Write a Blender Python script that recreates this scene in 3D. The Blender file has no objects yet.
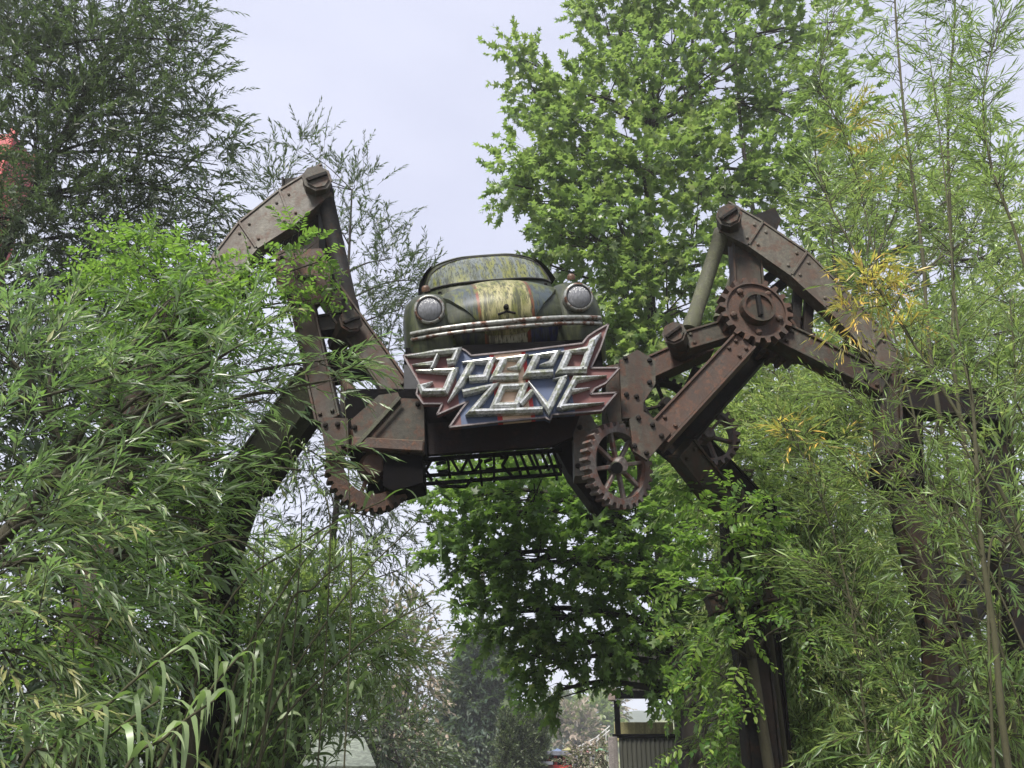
import bpy, math, random
import numpy as np
from mathutils import Vector, Matrix, Euler
random.seed(7)
rng = np.random.default_rng(11)
R = math.radians
scene = bpy.context.scene
COL = scene.collection

# ------------------------------------------------------------------ camera
W_, H_, F_ = 1024, 768, 850.0
CZ, PITCH = 1.6, R(25)
cp, sp = math.cos(PITCH), math.sin(PITCH)
cd = bpy.data.cameras.new('camera'); cam = bpy.data.objects.new('camera', cd); COL.objects.link(cam)
cam.location = (0, 0, CZ); cam.rotation_euler = (R(90) + PITCH, 0, 0)
cd.sensor_width = 36; cd.lens = F_ / W_ * 36; cd.clip_end = 3000; cd.clip_start = 0.05
scene.camera = cam

def ray(px, py):
    u = (px - 512) / F_; v = (384 - py) / F_
    return u, cp - v * sp, sp + v * cp
def P(px, py, Y):
    """world point at distance Y (along the path) that stands where the photo shows it"""
    u, dy, dz = ray(px, py)
    k = Y / dy
    return Vector((u * k, Y, CZ + dz * k))
def S(py, Y):                      # metres per pixel there
    return Y / ray(512, py)[1] / F_

# ------------------------------------------------------------------ materials
def new_mat(name):
    m = bpy.data.materials.new(name); m.use_nodes = True
    nt = m.node_tree; b = nt.nodes['Principled BSDF']
    return m, nt, b
def N(nt, t, **kw):
    n = nt.nodes.new(t)
    for k, v in kw.items(): setattr(n, k, v)
    return n
def ramp(nt, fac, stops, interp='LINEAR'):
    n = nt.nodes.new('ShaderNodeValToRGB'); cr = n.color_ramp; cr.interpolation = interp
    while len(cr.elements) < len(stops): cr.elements.new(0.5)
    for e, (p, c) in zip(cr.elements, stops):
        e.position = p; e.color = (c[0], c[1], c[2], 1)
    nt.links.new(fac, n.inputs[0]); return n.outputs[0]
def noise(nt, scale, detail=5, rough=.6, vec=None, stretch=None):
    n = nt.nodes.new('ShaderNodeTexNoise'); n.inputs['Scale'].default_value = scale
    n.inputs['Detail'].default_value = detail; n.inputs['Roughness'].default_value = rough
    if vec is None:
        tc = nt.nodes.new('ShaderNodeTexCoord'); vec = tc.outputs['Object']
    if stretch:
        mp = nt.nodes.new('ShaderNodeMapping'); mp.inputs['Scale'].default_value = stretch
        nt.links.new(vec, mp.inputs[0]); vec = mp.outputs[0]
    nt.links.new(vec, n.inputs['Vector']); return n.outputs['Fac']
def mix(nt, fac, a, b, blend='MIX'):
    n = nt.nodes.new('ShaderNodeMix'); n.data_type = 'RGBA'; n.blend_type = blend
    for sock, v in ((n.inputs[0], fac), (n.inputs[6], a), (n.inputs[7], b)):
        if isinstance(v, (int, float)): sock.default_value = v
        elif isinstance(v, tuple): sock.default_value = (v[0], v[1], v[2], 1)
        else: nt.links.new(v, sock)
    return n.outputs[2]
def math_(nt, op, a, b=0.0, c=None, clamp=False):
    n = nt.nodes.new('ShaderNodeMath'); n.operation = op; n.use_clamp = clamp
    for i, v in enumerate((a, b, c)):
        if v is None: continue
        if isinstance(v, (int, float)): n.inputs[i].default_value = v
        else: nt.links.new(v, n.inputs[i])
    return n.outputs[0]
def bump(nt, b, h, strength=.4, dist=.01):
    n = nt.nodes.new('ShaderNodeBump'); n.inputs['Strength'].default_value = strength
    n.inputs['Distance'].default_value = dist
    nt.links.new(h, n.inputs['Height']); nt.links.new(n.outputs[0], b.inputs['Normal'])
def up_facing(nt, lo=.25, hi=.9):
    g = nt.nodes.new('ShaderNodeNewGeometry'); s = nt.nodes.new('ShaderNodeSeparateXYZ')
    nt.links.new(g.outputs['True Normal'], s.inputs[0])
    mr = nt.nodes.new('ShaderNodeMapRange'); nt.links.new(s.outputs[2], mr.inputs[0])
    mr.inputs[1].default_value = lo; mr.inputs[2].default_value = hi
    return mr.outputs[0]

def weathered(name, c1, c2, c3, scale=3.0, rough=.7, metal=0.0, moss=.5, bumps=.5, streak=None, spec=.5, drip=.85):
    """old painted steel: two paint tones, rust blotches, algae on what faces up"""
    m, nt, b = new_mat(name)
    n1 = noise(nt, scale, 6, .65, stretch=streak); n2 = noise(nt, scale * 4.3, 5, .7); n3 = noise(nt, scale * 14, 4, .7)
    c = mix(nt, ramp(nt, n1, [(.35, (0,)*3), (.65, (1,)*3)]), c1, c2)
    c = mix(nt, ramp(nt, n2, [(.5, (0,)*3), (.6, (1,)*3)]), c, c3)
    c = mix(nt, .75, c, mix(nt, ramp(nt, n3, [(.35, (0,)*3), (.65, (1,)*3)]), (.5,)*3, (1.4,)*3), 'MULTIPLY')
    dr = noise(nt, 9, 4, .6, stretch=(1, 1, .10))
    c = mix(nt, ramp(nt, dr, [(.46, (0,)*3), (.6, (drip,)*3)]), c, mix(nt, n2, tuple(k*.28 for k in c1), c3))
    if moss > 0:
        f = math_(nt, 'MULTIPLY', up_facing(nt), ramp(nt, n1, [(.38, (0,)*3), (.6, (1,)*3)]))
        f = math_(nt, 'MULTIPLY', f, moss)
        c = mix(nt, f, c, (.075, .085, .038))
    nt.links.new(c, b.inputs['Base Color'])
    b.inputs['Metallic'].default_value = metal
    b.inputs['Specular IOR Level'].default_value = spec
    rr = math_(nt, 'MULTIPLY_ADD', n2, .35, rough - .17, clamp=True)
    nt.links.new(rr, b.inputs['Roughness'])
    if bumps: bump(nt, b, math_(nt, 'ADD', n3, n2), bumps, .006)
    return m

def leaf_mat(name, stops, back=(.1, .13, .08), backf=.5, rough=.45, transl=.35, tcol=(.16, .3, .03), spec=.5):
    m, nt, b = new_mat(name)
    at = N(nt, 'ShaderNodeAttribute', attribute_name='tone')
    c = ramp(nt, at.outputs['Fac'], stops)
    g = nt.nodes.new('ShaderNodeNewGeometry')
    jit = math_(nt, 'MULTIPLY_ADD', g.outputs['Random Per Island'], .7, .65)
    c = mix(nt, 1.0, c, jit, 'MULTIPLY')
    cb = mix(nt, math_(nt, 'MULTIPLY', g.outputs['Backfacing'], backf), c, back)
    nt.links.new(cb, b.inputs['Base Color'])
    b.inputs['Roughness'].default_value = rough; b.inputs['Specular IOR Level'].default_value = spec
    tr = N(nt, 'ShaderNodeBsdfTranslucent')
    nt.links.new(mix(nt, .6, c, tuple(min(.9, k*1.5) for k in tcol)), tr.inputs[0])
    ms = N(nt, 'ShaderNodeMixShader'); ms.inputs[0].default_value = transl
    nt.links.new(b.outputs[0], ms.inputs[1]); nt.links.new(tr.outputs[0], ms.inputs[2])
    nt.links.new(ms.outputs[0], nt.nodes['Material Output'].inputs[0])
    return m
def bark_mat(name, c1, c2, scale=8):
    m, nt, b = new_mat(name)
    n = noise(nt, scale, 6, .7, stretch=(1, 1, .25)); n2 = noise(nt, scale * 5, 4)
    c = mix(nt, n, c1, c2); c = mix(nt, .5, c, mix(nt, n2, (.3,)*3, (1.6,)*3), 'MULTIPLY')
    nt.links.new(c, b.inputs['Base Color']); b.inputs['Roughness'].default_value = .9
    bump(nt, b, n, .8, .02); return m
def flat(name, c, rough=.6, metal=0.0, var=.25, scale=6, moss=0):
    return weathered(name, c, tuple(x * (1 - var) for x in c), tuple(x * (1 - var * 1.5) for x in c), scale, rough, metal, moss, .15)

# ------------------------------------------------------------------ object helpers
def tag(o, label=None, cat=None, group=None, kind=None):
    if label: o['label'] = label
    if cat: o['category'] = cat
    if group: o['group'] = group
    if kind: o['kind'] = kind
    return o
def empty(name, loc, label, cat, group=None):
    o = bpy.data.objects.new(name, None); COL.objects.link(o); o.location = loc
    return tag(o, label, cat, group)
class MB:
    """collects shapes; build() links them as one mesh object (world or local coordinates)"""
    def __init__(s): s.v = []; s.f = []; s.sm = []
    def add(s, vs, fs, smooth=False):
        k = len(s.v); s.v += [tuple(p) for p in vs]
        s.f += [tuple(i + k for i in f) for f in fs]; s.sm += [smooth] * len(fs); return s
    def frame_box(s, c, ax, ay, az, bev=0.0):
        c, ax, ay, az = map(Vector, (c, ax, ay, az))
        if bev:
            return s.bevbox(c, ax, ay, az, bev)
        vs = [c + ax*i + ay*j + az*k for i in (-1, 1) for j in (-1, 1) for k in (-1, 1)]
        s.add(vs, [(0,1,3,2),(4,6,7,5),(0,4,5,1),(2,3,7,6),(0,2,6,4),(1,5,7,3)]); return s
    def bevbox(s, c, ax, ay, az, b):
        # chamfered box: 24 vertices
        A = [ax, ay, az]; L = [a.length for a in A]; U = [a / l for a, l in zip(A, L)]
        b = min(b, .45 * min(L)); idx = {}; vs = []
        for i in (-1, 1):
            for j in (-1, 1):
                for k in (-1, 1):
                    sg = (i, j, k)
                    for m in range(3):
                        p = c.copy()
                        for q in range(3): p += U[q] * sg[q] * (L[q] if q == m else L[q] - b)
                        idx[(i, j, k, m)] = len(vs); vs.append(p)
        fs = []
        for m in range(3):
            q, r = [(1, 2), (2, 0), (0, 1)][m]
            for sgn in (-1, 1):
                loop = []
                for a, e in ((-1, -1), (1, -1), (1, 1), (-1, 1)):
                    sg = [0, 0, 0]; sg[m] = sgn; sg[q] = a; sg[r] = e; loop.append(idx[(*sg, m)])
                fs.append(tuple(loop if sgn > 0 else loop[::-1]))
        for m in range(3):
            q, r = [(1, 2), (2, 0), (0, 1)][m]
            for a in (-1, 1):
                for e in (-1, 1):
                    s1 = [0]*3; s1[q] = a; s1[r] = e; s2 = list(s1); s1[m] = -1; s2[m] = 1
                    lp = [idx[(*s1, q)], idx[(*s2, q)], idx[(*s2, r)], idx[(*s1, r)]]
                    fs.append(tuple(lp if a * e < 0 else lp[::-1]))
        for i in (-1, 1):
            for j in (-1, 1):
                for k in (-1, 1):
                    lp = [idx[(i, j, k, m)] for m in range(3)]
                    fs.append(tuple(lp if i * j * k > 0 else lp[::-1]))
        s.add(vs, fs); return s
    def box(s, x0, x1, y0, y1, z0, z1, bev=0):
        return s.frame_box(((x0+x1)/2, (y0+y1)/2, (z0+z1)/2), ((x1-x0)/2, 0, 0), (0, (y1-y0)/2, 0), (0, 0, (z1-z0)/2), bev)
    def beam(s, p0, p1, w, d, bev=.008, side=(0, 1, 0), flange=0.0):
        """bar from p0 to p1, w wide across, d deep along side"""
        p0, p1 = Vector(p0), Vector(p1); t = p1 - p0; L = t.length; t /= L
        sd = Vector(side); sd = (sd - t * sd.dot(t)).normalized(); n = t.cross(sd)
        c = (p0 + p1) / 2
        if flange:
            s.frame_box(c, t*L/2, sd*(d/2 - flange), n*(w/2 - .008), bev)
            for k in (-1, 1):
                s.frame_box(c + n*k*(w/2), t*(L/2 + .001), sd*d/2, n*.009, .003)
        else:
            s.frame_box(c, t*L/2, sd*d/2, n*w/2, bev)
        return s
    def tube(s, pts, rad, n=10, cap=True, smooth=True):
        pts = [Vector(p) for p in pts]; m = len(pts)
        if not hasattr(rad, '__len__'): rad = [rad] * m
        ring = []; prev = None
        for i, p in enumerate(pts):
            t = (pts[min(i+1, m-1)] - pts[max(i-1, 0)]).normalized()
            if prev is None:
                a = Vector((0, 1, 0)) if abs(t.y) < .8 else Vector((1, 0, 0))
            else: a = prev
            a = (a - t * a.dot(t)).normalized(); prev = a; b = t.cross(a)
            ring.append([p + (a*math.cos(q*2*math.pi/n) + b*math.sin(q*2*math.pi/n)) * rad[i] for q in range(n)])
        k = [x for r_ in ring for x in r_]
        fs = [(i*n+q, i*n+(q+1) % n, (i+1)*n+(q+1) % n, (i+1)*n+q) for i in range(m-1) for q in range(n)]
        s.add(k, fs, smooth)
        if cap:
            s.add(ring[0], [tuple(range(n))[::-1]]); s.add(ring[-1], [tuple(range(n))])
        return s
    def prism(s, pts, nrm, depth, bev=0.0):
        """flat outline (list of 3D points) given thickness along nrm"""
        pts = [Vector(p) for p in pts]; nrm = Vector(nrm).normalized(); n = len(pts)
        fr = [p + nrm*depth/2 for p in pts]; bk = [p - nrm*depth/2 for p in pts]
        s.add(fr + bk, [tuple(range(n)), tuple(range(2*n-1, n-1, -1))] +
              [(i, i+n, (i+1) % n + n, (i+1) % n) for i in range(n)])
        return s
    def lathe(s, prof, c=(0, 0, 0), axis=(0, 0, 1), n=24, smooth=True):
        """prof: (radius, height) pairs along axis"""
        c = Vector(c); ax = Vector(axis).normalized()
        a = ax.orthogonal().normalized(); b = ax.cross(a)
        vs = [c + ax*h + (a*math.cos(q*2*math.pi/n) + b*math.sin(q*2*math.pi/n))*max(r, 1e-4) for r, h in prof for q in range(n)]
        fs = [(i*n+q, i*n+(q+1) % n, (i+1)*n+(q+1) % n, (i+1)*n+q) for i in range(len(prof)-1) for q in range(n)]
        s.add(vs, fs, smooth); return s
    def grid(s, pts, smooth=True, flip=False):
        m, n = len(pts), len(pts[0])
        fs = [(i*n+j, i*n+j+1, (i+1)*n+j+1, (i+1)*n+j) for i in range(m-1) for j in range(n-1)]
        if flip: fs = [f[::-1] for f in fs]
        s.add([p for r_ in pts for p in r_], fs, smooth); return s
    def build(s, name, m, parent=None, loc=None, mods=None):
        me = bpy.data.meshes.new(name)
        me.from_pydata([tuple(v) for v in s.v], [], s.f); me.polygons.foreach_set('use_smooth', s.sm)
        me.materials.append(m); me.update()
        o = bpy.data.objects.new(name, me); COL.objects.link(o)
        if parent is not None:
            o.parent = parent
        if loc: o.location = loc
        return o
def recenter(o, loc):
    """vertices are in world coordinates: move the origin to loc"""
    o.data.transform(Matrix.Translation(-Vector(loc))); o.location = loc
    return o
def child_world(mb, name, m, parent, up=None):
    """part given in world coordinates under an unrotated Empty"""
    o = mb.build(name, m, parent)
    off = Vector(parent.location)
    if parent.parent: off += Vector(parent.parent.location)
    o.data.transform(Matrix.Translation(-off))
    return o

# ------------------------------------------------------------------ foliage engine (numpy)
def nrmz(a): return a / np.maximum(np.linalg.norm(a, axis=-1, keepdims=True), 1e-9)
TPL = {}
TPL['lance'] = (np.array([(0,0,0),(.4,-.5,.5),(1,0,-.6),(.4,.5,.5)]), [(0,1,2),(0,2,3)])
TPL['oval'] = (np.array([(0,0,0),(.25,-.42,.3),(.7,-.36,.3),(1,0,-.2),(.7,.36,.3),(.25,.42,.3)]), [(0,1,2,3),(0,3,4,5)])
def _palm(tips, rt, rv):
    pts = [(.32, 0, .08)]; out = [(0, 0, 0)]
    seq = []
    for k, a in enumerate(tips):
        seq.append((a, rt[k]))
        if k < len(tips) - 1: seq.append(((a + tips[k+1]) / 2, rv[k]))
    for a, r_ in seq:
        a = R(a); out.append((.32 + r_*math.cos(a), r_*math.sin(a), -.14 if r_ > .4 else .03))
    v = np.array(pts + out); n = len(out)
    return v, [(0, 1 + i, 1 + (i+1) % n) for i in range(n)]
TPL['palm'] = _palm([-118, -55, 0, 55, 118], [.45, .62, .72, .62, .45], [.25, .3, .3, .25])
TPL['quad'] = (np.array([(0,-.3,0),(.5,-.5,.1),(1,0,0),(.5,.5,.1)]), [(0,1,2,3)])

class Leaves:
    def __init__(s): s.V = []; s.Fa = []; s.T = []; s.n = 0
    def add(s, kind, pos, d, nr, L, Wd, tone):
        tv, tf = TPL[kind]; n = len(pos)
        d = nrmz(d); w = nrmz(np.cross(nr, d)); z = np.cross(d, w)
        L = np.broadcast_to(L, (n,)); Wd = np.broadcast_to(Wd, (n,)); tone = np.broadcast_to(tone, (n,))
        zs = np.minimum(L, Wd * 1.0) * .35
        v = pos[:, None, :] + tv[None, :, 0:1]*L[:, None, None]*d[:, None, :] + tv[None, :, 1:2]*Wd[:, None, None]*w[:, None, :] \
            + tv[None, :, 2:3]*zs[:, None, None]*z[:, None, :]
        s._push(v.reshape(-1, 3), tf, n, len(tv), tone)
    def _push(s, v, tf, n, k, tone):
        off = s.n + np.arange(n)[:, None] * k
        by = {}
        for f in tf: by.setdefault(len(f), []).append(f)
        for ln, fl in by.items():
            arr = np.array(fl)
            s.Fa.append((off[:, :, None] + arr[None]).reshape(-1, ln))
        s.V.append(v); s.T.append(np.repeat(tone, k)); s.n += n * k
    def blades(s, pos, d, L, Wd, droop, tone, seg=5, twist=0.3):
        """long arching blades"""
        n = len(pos); d = nrmz(d)
        L = np.broadcast_to(L, (n,)); Wd = np.broadcast_to(Wd, (n,)); droop = np.broadcast_to(droop, (n,))
        t = np.linspace(0, 1, seg + 1)
        g = np.array([0, 0, -1.0])
        c = pos[:, None] + d[:, None]*(L[:, None]*(t - .35*t*t*droop[:, None]))[:, :, None] + g*(L[:, None]*droop[:, None]*.75*t**2.2)[:, :, None]
        tg = nrmz(np.gradient(c, axis=1))
        ref = nrmz(np.array([0, 0, 1.0]) + rng.normal(0, twist, (n, 3)))
        w = nrmz(np.cross(tg, ref[:, None]))
        wp = np.interp(t, [0, .12, .35, .75, 1], [.35, .85, 1, .6, 0.02])
        hw = Wd[:, None, None] * .5 * wp[None, :, None]
        nz = np.cross(w, tg)
        v = np.stack([c - w*hw + nz*hw*.35, c + w*hw + nz*hw*.35], axis=2).reshape(n, -1, 3)
        tf = [(2*i, 2*i+1, 2*i+3, 2*i+2) for i in range(seg)]
        s._push(v.reshape(-1, 3), tf, n, 2*(seg+1), np.broadcast_to(tone, (n,)))
    def build(s, name, m, parent=None):
        me = bpy.data.meshes.new(name)
        V = np.concatenate(s.V); 
        if parent is not None: V = V - np.array(parent.location)
        T = np.concatenate(s.T).astype(np.float32)
        me.vertices.add(len(V)); me.vertices.foreach_set('co', V.astype(np.float32).ravel())
        loops = np.concatenate([f.ravel() for f in s.Fa]).astype(np.int32)
        sizes = np.concatenate([np.full(len(f), f.shape[1]) for f in s.Fa]).astype(np.int32)
        me.loops.add(len(loops)); me.loops.foreach_set('vertex_index', loops)
        me.polygons.add(len(sizes)); st = np.concatenate([[0], np.cumsum(sizes)[:-1]]).astype(np.int32)
        me.polygons.foreach_set('loop_start', st); me.polygons.foreach_set('loop_total', sizes)
        me.update(calc_edges=True)
        a = me.attributes.new('tone', 'FLOAT', 'POINT'); a.data.foreach_set('value', T)
        me.materials.append(m)
        o = bpy.data.objects.new(name, me); COL.objects.link(o); o.parent = parent
        return o
class Twigs:
    def __init__(s): s.V = []; s.Fa = []; s.n = 0
    def add(s, pts, r0, r1, k=4):
        """pts (n,m,3)"""
        n, m, _ = pts.shape
        tg = nrmz(np.gradient(pts, axis=1)); a = nrmz(np.cross(tg, np.array([.31, .52, .79]))); b = np.cross(tg, a)
        r0 = np.broadcast_to(r0, (n,)); r1 = np.broadcast_to(r1, (n,))
        rr = r0[:, None] + (r1 - r0)[:, None]*np.linspace(0, 1, m)[None]
        q = np.arange(k) * 2*np.pi/k
        v = pts[:, :, None] + rr[:, :, None, None]*(a[:, :, None]*np.cos(q)[None, None, :, None] + b[:, :, None]*np.sin(q)[None, None, :, None])
        f = [(i*k+j, i*k+(j+1) % k, (i+1)*k+(j+1) % k, (i+1)*k+j) for i in range(m-1) for j in range(k)]
        off = s.n + np.arange(n)[:, None, None]*m*k
        s.Fa.append((off + np.array(f)[None]).reshape(-1, 4)); s.V.append(v.reshape(-1, 3)); s.n += n*m*k
    def build(s, name, m, parent):
        l = Leaves(); l.V = s.V; l.Fa = s.Fa; l.T = [np.zeros(s.n)]
        o = l.build(name, m, parent); o.data.polygons.foreach_set('use_smooth', [True]*len(o.data.polygons)); return o

def in_clump(px, py, Y, rx, ry, n, flat=.9, hollow=.5, dY=None):
    c = np.array(P(px, py, Y)); sc = S(py, Y)
    u = nrmz(rng.normal(size=(n, 3))) * (rng.random((n, 1)) ** hollow)
    dY = rx * sc * flat if dY is None else dY
    ext = np.array([rx*sc, dY, ry*sc*1.05])
    return c + u*ext, u, c
def lerp(a, b, t): return a + (b - a)*t
def spray(L, tw, base, d, length, nl, kind, ll, lw, tone, ang=40, droop=.25, planar=False, bare=.12, wiggle=.25,
          blades=False, bdroop=.5, rtw=.003, nup=1.0, tj=.2):
    """n shoots, each a curved twig with nl leaves set alternately"""
    n = len(base); d = nrmz(d); length = np.broadcast_to(length, (n,)); tone = np.broadcast_to(tone, (n,))
    g = np.array([0, 0, -1.0]); sidev = nrmz(rng.normal(size=(n, 3)))
    def at(t):
        return base[:, None] + length[:, None, None]*(d[:, None]*t[None, :, None] + (g*droop + sidev[:, None]*wiggle*.5)*(t**2)[None, :, None])
    tt = np.linspace(0, 1, 5); tw.add(at(tt), rtw, rtw*.4, 3)
    t = bare + (1 - bare)*(np.arange(nl) + .5)/nl
    p = at(t); tg = nrmz(at(t + .02) - at(t - .02))
    pl = nrmz(np.cross(d, nrmz(rng.normal(size=(n, 3))*.6 + np.array([0, 0, 1.0]))))
    ax = np.repeat(pl[:, None], nl, 1)
    sg = np.where(np.arange(nl) % 2 == 0, 1.0, -1.0)[None, :, None]
    if not planar:
        ax = nrmz(ax + rng.normal(0, .6, (n, nl, 3)))
    a = np.radians(ang)*(1 - .5*t)[None, :, None] if not planar else np.radians(ang)*np.ones((1, nl, 1))
    ld = tg*np.cos(a) + ax*sg*np.sin(a) + rng.normal(0, .12, (n, nl, 3))
    ld[..., 2] -= .12
    nr = nrmz(rng.normal(0, .55, (n, nl, 3)) + np.array([0, 0, nup]))
    sz = rng.uniform(.5, 1.3, (n, nl))*(1 - .35*t[None])
    tn = np.clip(tone[:, None] + rng.normal(0, tj, (n, nl)), 0, 1)
    f = lambda x: x.reshape(-1, *x.shape[2:])
    if blades: L.blades(f(p), f(ld), f(sz)*ll, f(sz)*lw, rng.uniform(.3, 1, n*nl)*bdroop*2, f(tn), seg=4)
    else: L.add(kind, f(p), f(ld), f(nr), f(sz)*ll, f(sz)*lw, f(tn))
# ------------------------------------------------------------------ light: hazy overcast day
scene.view_settings.view_transform = 'Standard'; scene.view_settings.look = 'None'
scene.view_settings.gamma = 1; scene.view_settings.exposure = 2.35
world = bpy.data.worlds.new('World'); scene.world = world; world.use_nodes = True
wt = world.node_tree; bg = wt.nodes['Background']
sky = wt.nodes.new('ShaderNodeTexSky'); sky.sky_type = 'NISHITA'; sky.sun_disc = False
SUN_EL, SUN_AZ = R(52), R(205)
sky.sun_elevation = SUN_EL; sky.sun_rotation = SUN_AZ; sky.dust_density = 3
cl = noise(wt, 1.6, 4, .5, stretch=(1, 1, 2.5))
cloud = ramp(wt, cl, [(.3, (2.15, 2.25, 2.85)), (.7, (2.95, 3.03, 3.6))])
wt.links.new(mix(wt, .93, sky.outputs[0], cloud), bg.inputs[0]); bg.inputs[1].default_value = .06
sd = bpy.data.lights.new('sun', 'SUN'); so = bpy.data.objects.new('sun', sd); COL.objects.link(so)
sd.energy = 1.5; sd.angle = R(14); sd.color = (1, .95, .87)
# sun direction vector (towards the sun); Nishita rotation is measured clockwise from +Y
sv = Vector((math.sin(SUN_AZ)*math.cos(SUN_EL), math.cos(SUN_AZ)*math.cos(SUN_EL), math.sin(SUN_EL)))
so.rotation_euler = sv.to_track_quat('Z', 'Y').to_euler(); so.location = (0, -5, 30)

# ------------------------------------------------------------------ materials
M = {}
M['steel'] = weathered('weathered_steel', (.053, .047, .034), (.019, .018, .013), (.062, .029, .017), 2.5, .65, 0, .75, .4, spec=.3)
M['steel_dark'] = weathered('dark_steel', (.014, .013, .013), (.008, .008, .008), (.022, .014, .010), 3, .7, 0, .5, .4, spec=.15)
M['steel_light'] = weathered('pale_steel', (.105, .092, .066), (.048, .044, .032), (.07, .038, .022), 2.2, .6, 0, .8, .4)
M['rust'] = weathered('rust_red', (.062, .036, .025), (.034, .024, .018), (.09, .04, .022), 4, .75, 0, .4, .6)
M['gear_pale'] = weathered('worn_gear', (.15, .13, .12), (.09, .078, .072), (.12, .05, .035), 3, .6, 0, .2, .5)
M['mossy_pipe'] = weathered('mossy_pipe', (.07, .075, .042), (.045, .04, .032), (.075, .08, .04), 4, .8, 0, .9, .4)
M['black'] = weathered('black_parts_and_shade', (.003, .003, .004), (.002, .002, .003), (.006, .005, .005), 4, .9, 0, 0, .1, spec=.08)  # near-black for dark parts; also carries the painted shade under the car
M['chrome'] = weathered('old_chrome', (.36, .37, .35), (.24, .25, .23), (.10, .04, .02), 3.2, .38, .4, .25, .2, streak=(1, 1, 3), drip=.1)
M['letter'] = weathered('silver_letter', (.60, .61, .62), (.42, .44, .43), (.26, .28, .2), 4, .3, .5, .35, .1, drip=.15)
M['rubber'] = flat('rubber', (.018, .018, .018), .85)
M['orange'] = flat('orange_lens', (.12, .06, .03), .5)
M['bark'] = bark_mat('grey_bark', (.05, .043, .034), (.028, .023, .018))
M['bark_dark'] = bark_mat('dark_bark', (.025, .021, .017), (.013, .011, .009))
M['twig'] = bark_mat('olive_twig', (.055, .052, .026), (.03, .025, .015), 20)
M['culm'] = bark_mat('bamboo_culm', (.06, .062, .025), (.035, .03, .014), 14)

def streaky_paint(name, stripes, base=(.045, .055, .032), algae=(.17, .19, .035), amt=.6, rough=.5, spec=.35):
    """old car paint in body coordinates: racing stripes by x, algae running down in streaks"""
    m, nt, b = new_mat(name)
    tc = N(nt, 'ShaderNodeTexCoord'); sx = N(nt, 'ShaderNodeSeparateXYZ'); nt.links.new(tc.outputs['Object'], sx.inputs[0])
    if stripes:
        xx = math_(nt, 'MULTIPLY_ADD', sx.outputs[0], .5, .5)
        c = ramp(nt, xx, stripes, 'CONSTANT')
    else: c = mix(nt, noise(nt, 4), base, tuple(k*.6 for k in base))
    st = noise(nt, 22, 4, .7, vec=tc.outputs['Object'], stretch=(1, .16, .12))
    bl = noise(nt, 3.5, 5, .6, vec=tc.outputs['Object'])
    fine = noise(nt, 60, 3, .7, vec=tc.outputs['Object'], stretch=(1, .3, .2))
    f1 = math_(nt, 'MULTIPLY', ramp(nt, st, [(.44, (0,)*3), (.54, (1,)*3)]), ramp(nt, bl, [(.33, (0,)*3), (.52, (1,)*3)]))
    c = mix(nt, math_(nt, 'MULTIPLY', f1, amt), c, algae)
    c = mix(nt, math_(nt, 'MULTIPLY', math_(nt, 'MAXIMUM', ramp(nt, fine, [(.50, (0,)*3), (.62, (1,)*3)]), ramp(nt, noise(nt, 16, 5, .75, vec=tc.outputs['Object'], stretch=(1, .14, .1)), [(.52, (0,)*3), (.6, (1,)*3)])), .8), c, (.014, .018, .008))
    c = mix(nt, ramp(nt, noise(nt, 9, 5, .7, vec=tc.outputs['Object']), [(.64, (0,)*3), (.7, (.7,)*3)]), c, (.07, .03, .015))
    nt.links.new(c, b.inputs['Base Color']); b.inputs['Roughness'].default_value = rough; b.inputs['Specular IOR Level'].default_value = spec
    bump(nt, b, fine, .15, .003); return m
CREAM, RED, BLUE, GREEN = (.27, .25, .12), (.15, .035, .02), (.04, .055, .065), (.024, .032, .016)
M['car'] = streaky_paint('mossy_car_paint', None, base=(.028, .036, .022), amt=.45, algae=(.075, .085, .02))
M['hood'] = streaky_paint('striped_bonnet_paint', [(0, GREEN), (.30, BLUE), (.389, RED), (.402, CREAM), (.598, RED), (.611, BLUE), (.70, GREEN)], amt=.95, algae=(.10, .11, .02))
M['apron'] = streaky_paint('striped_apron_paint', [(0, (.003, .006, .03)), (.41, (.16, .01, .01)), (.425, (.36, .36, .28)), (.575, (.16, .01, .01)), (.59, (.005, .010, .09))], amt=.25)
M['glass'] = streaky_paint('algae_glass', None, base=(.13, .15, .135), algae=(.14, .145, .02), amt=.9, rough=.2, spec=.6)
m, nt, b = new_mat('headlamp_glass'); b.inputs['Base Color'].default_value = (.2, .205, .22, 1); b.inputs['Roughness'].default_value = .18
bump(nt, b, noise(nt, 60, 2, .5, stretch=(3, 1, .3)), .9, .012); M['lens'] = m

# leaves
G = lambda *a: list(a)
M['l_willow_dark'] = leaf_mat('willow_leaf_dark', [(0, (.03, .05, .025)), (.5, (.05, .075, .036)), (1, (.095, .12, .06))], back=(.15, .185, .13), backf=.5, spec=.7, transl=.3, tcol=(.12, .2, .05))
M['l_willow'] = leaf_mat('willow_leaf', [(0, (.03, .07, .024)), (.5, (.095, .15, .058)), (.85, (.23, .30, .14)), (1, (.36, .35, .15))], back=(.42, .49, .35), backf=.6, spec=.8, rough=.34, transl=.4, tcol=(.18, .34, .07))
M['l_vine'] = leaf_mat('vine_leaf', [(0, (.04, .10, .025)), (.5, (.08, .155, .035)), (1, (.19, .27, .05))], back=(.16, .24, .09), backf=.4, transl=.45, tcol=(.22, .40, .05))
M['l_maple'] = leaf_mat('maple_leaf', [(0, (.06, .115, .035)), (.5, (.11, .18, .05)), (1, (.25, .32, .07))], back=(.12, .19, .08), backf=.4, transl=.5, tcol=(.22, .38, .06))
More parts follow.
